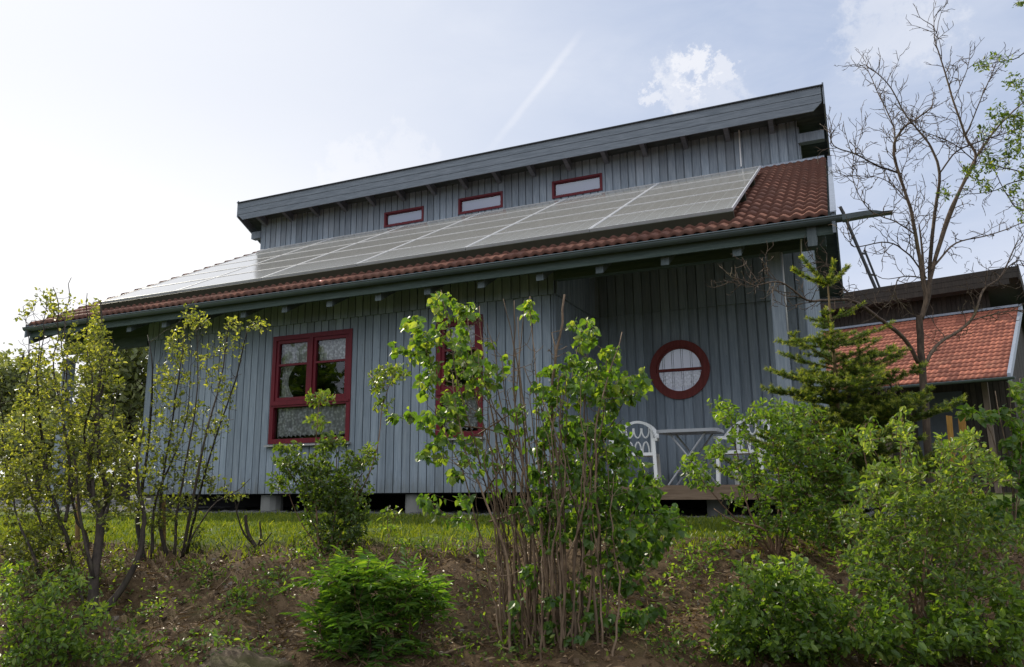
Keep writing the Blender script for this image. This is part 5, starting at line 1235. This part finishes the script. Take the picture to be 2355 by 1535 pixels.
def litter():
    s, x, y = scatter_band(3.0, 6.0, -6.2, 6.4, 52000); n = len(s)
    d = .5+.5*np.sin(x*2.1+y*1.3)*np.sin(x*1.2-y*2.6+1); keep = RNG.random(n) < .25+.75*d; x, y = x[keep], y[keep]; n = len(x)
    P = np.stack([x, y, gz(x, y)+.008+.012*RNG.random(n)], -1); A = RNG.normal(size=(n, 3)); A[:, 2] *= .3; N = RNG.normal(size=(n, 3))*.35; N[:, 2] += 1
    k = RNG.random(n) < .55
    V1 = leaves_mesh('leaf_litter', P[k], A[k], N[k], .010+.026*RNG.random(k.sum())**2, 'oval', M['litter'])
    o = link('leaf_litter', V1); tag(o, 'dry brown leaf litter scattered over the earth bank', 'litter', kind='stuff')
    V2 = leaves_mesh('straw', P[~k], A[~k], N[~k], .02+.08*RNG.random((~k).sum())**2, 'lance', M['litter'], None, .10)
    o = link('fallen_twigs', V2); tag(o, 'thin dry twigs and straw lying over the earth bank', 'litter', kind='stuff')
litter()
def clods():
    n = 5200; s_, x, y = scatter_band(3.0, 6.2, -6.2, 6.4, n); k = np.sin(x*3.1+y*1.9)*np.sin(y*4.3-x*2.2) > -.35; x, y = x[k], y[k]; n = len(x)
    base = np.array([(a, b, c) for c in (-1, 1) for (a, b) in ((-1, -1), (1, -1), (1, 1), (-1, 1))], float)*.6
    V = base[None]*(1+.55*(RNG.random((n, 8, 3))-.5)); sz = .005+.024*RNG.random(n)**2.5; V = V*sz[:, None, None]*np.array([1.2, 1.0, .7])
    V[:, 4:, :2] *= .75; a = RNG.random(n)*6.28; c, s2 = np.cos(a)[:, None], np.sin(a)[:, None]
    W = np.stack([V[..., 0]*c-V[..., 1]*s2+x[:, None], V[..., 0]*s2+V[..., 1]*c+y[:, None], V[..., 2]+gz(x, y)[:, None]+.006], -1)
    Q = np.array([(3, 2, 1, 0), (4, 5, 6, 7), (0, 1, 5, 4), (1, 2, 6, 5), (2, 3, 7, 6), (3, 0, 4, 7)]); QQ = (Q[None]+(np.arange(n)*8)[:, None, None]).reshape(-1, 4)
    m, t, out = newmat('clod_earth'); ti = attr(t); principled(t, out, t.ramp(ti, [(0, (0.035, 0.023, 0.015)), (.7, (0.10, 0.068, 0.045)), (1.0, (0.22, 0.19, 0.16))]), .95, .1)
    tag(link('soil_clods', np_mesh('soil_clods', W.reshape(-1, 3), QQ, m, np.repeat(RNG.random(n), 6))), 'crumbly clods and small stones strewn over the earth bank', 'stones', kind='stuff')
    # curved dead twigs
    mb = MB()
    s_, x, y = scatter_band(3.4, 6.2, -6.0, 6.2, 420)
    for i in range(len(x)):
        an = RNG.random()*6.28; L = .06+.28*RNG.random()**2; p = np.array([x[i], y[i], 0.0]); d = np.array([math.cos(an), math.sin(an), 0]); pts = []
        for q in range(5):
            pp = p+d*L*q/4+np.array([-d[1], d[0], 0])*.12*L*math.sin(q*1.1+an); pp[2] = gz(pp[0], pp[1])+.012+.03*L*math.sin(q*.8)*3*RNG.random(); pts.append(pp)
        mb.tube(pts, [.0032, .003, .0026, .002, .0012], 4, cap=False)
    tag(mb.build('dead_twigs', M['bark_hazel']), 'scattered curved dead twigs lying on the earth bank', 'twigs', kind='stuff')
clods()
def weeds():
    P, A, N, Z = [], [], [], []
    def clump(px, py, n, r, sz):
        b = base_at(px, py)
        for _ in range(n):
            q = b+np.array([RNG.normal()*r, RNG.normal()*r, 0]); q[2] = gz(q[0], q[1])+.015+abs(RNG.normal())*r*.5; a = RNG.normal(size=3); a[2] = abs(a[2])*.7+.2; P.append(q); A.append(a); nn = RNG.normal(size=3)*.5; nn[2] += .8; N.append(nn); Z.append(sz*(.6+.8*RNG.random()))
    for (x, y, n, r, sz) in ((555, 1390, 150, .075, .035), (480, 1350, 80, .06, .03), (640, 1340, 90, .07, .03), (620, 1360, 70, .06, .03), (430, 1320, 50, .06, .03), (350, 1420, 90, .09, .03), (700, 1290, 90, .08, .032), (895, 1225, 60, .05, .035), (980, 1265, 40, .06, .03), (1060, 1270, 50, .06, .03), (1190, 1500, 130, .12, .03), (1260, 1500, 100, .10, .03), (1090, 1500, 80, .12, .028), (1640, 1275, 110, .07, .035), (1580, 1320, 130, .10, .035), (1550, 1500, 70, .08, .03), (1610, 1530, 80, .1, .03), (470, 1520, 150, .12, .03), (560, 1540, 120, .1, .03), (300, 1520, 120, .12, .03), (1430, 1480, 60, .1, .03), (1700, 1250, 60, .08, .03), (60, 1330, 90, .12, .03), (250, 1330, 80, .1, .03), (930, 1265, 50, .06, .03), (1500, 1370, 60, .08, .035), (1480, 1270, 60, .08, .04), (1960, 1290, 140, .14, .035), (1100, 1400, 30, .08, .025), (780, 1310, 80, .08, .03)):
        clump(x, y, n, r, sz)
    for _ in range(360):
        clump(RNG.random()*2355, 1250+RNG.random()*280, 8, .03, .022)
    o = link('bank_weeds', leaves_mesh('bank_weeds', P, A, N, np.array(Z), 'oval', M['lf_mid'])); tag(o, 'small green weeds and seedlings dotted over the bank', 'weeds', kind='stuff')
weeds()
# slender leafy seedling on the lawn edge
generic('leafy_seedling', 'slender leafy seedling standing on the lawn edge between the rose bush and the hazel', (893, 1250), [[(890, 1200), (893, 1165)], [(900, 1215), (915, 1180)]], [(893, 1180, 14, 24, 8), (915, 1178, 10, 14, 4), (880, 1210, 10, 16, 3)], 'bark_red', 'lf_pale', 'oval', .045, 2, ds=.06, r=.004, cat='seedling')
# fallen pale stick
for k, (ax, ay, bx, by, lb) in enumerate(((400, 1432, 430, 1412, 'pale short stick lying on the earth near the dark trunks'), (1010, 1512, 1160, 1478, 'long thin grey stick lying on the bank left of the hazel base'))):
    a, b = base_at(ax, ay), base_at(bx, by); mb = MB(); mb.tube([(0, 0, 0.012), tuple((b-a)/2+np.array([0, 0, .03])), tuple(b-a+np.array([0, 0, .012]))], [.007, .006, .004], 6); o = mb.build('fallen_stick', M['bark_hazel']); o.location = tuple(a); tag(o, lb, 'stick')
print('objects', len(bpy.data.objects), 'faces', sum(len(m.polygons) for m in bpy.data.meshes))
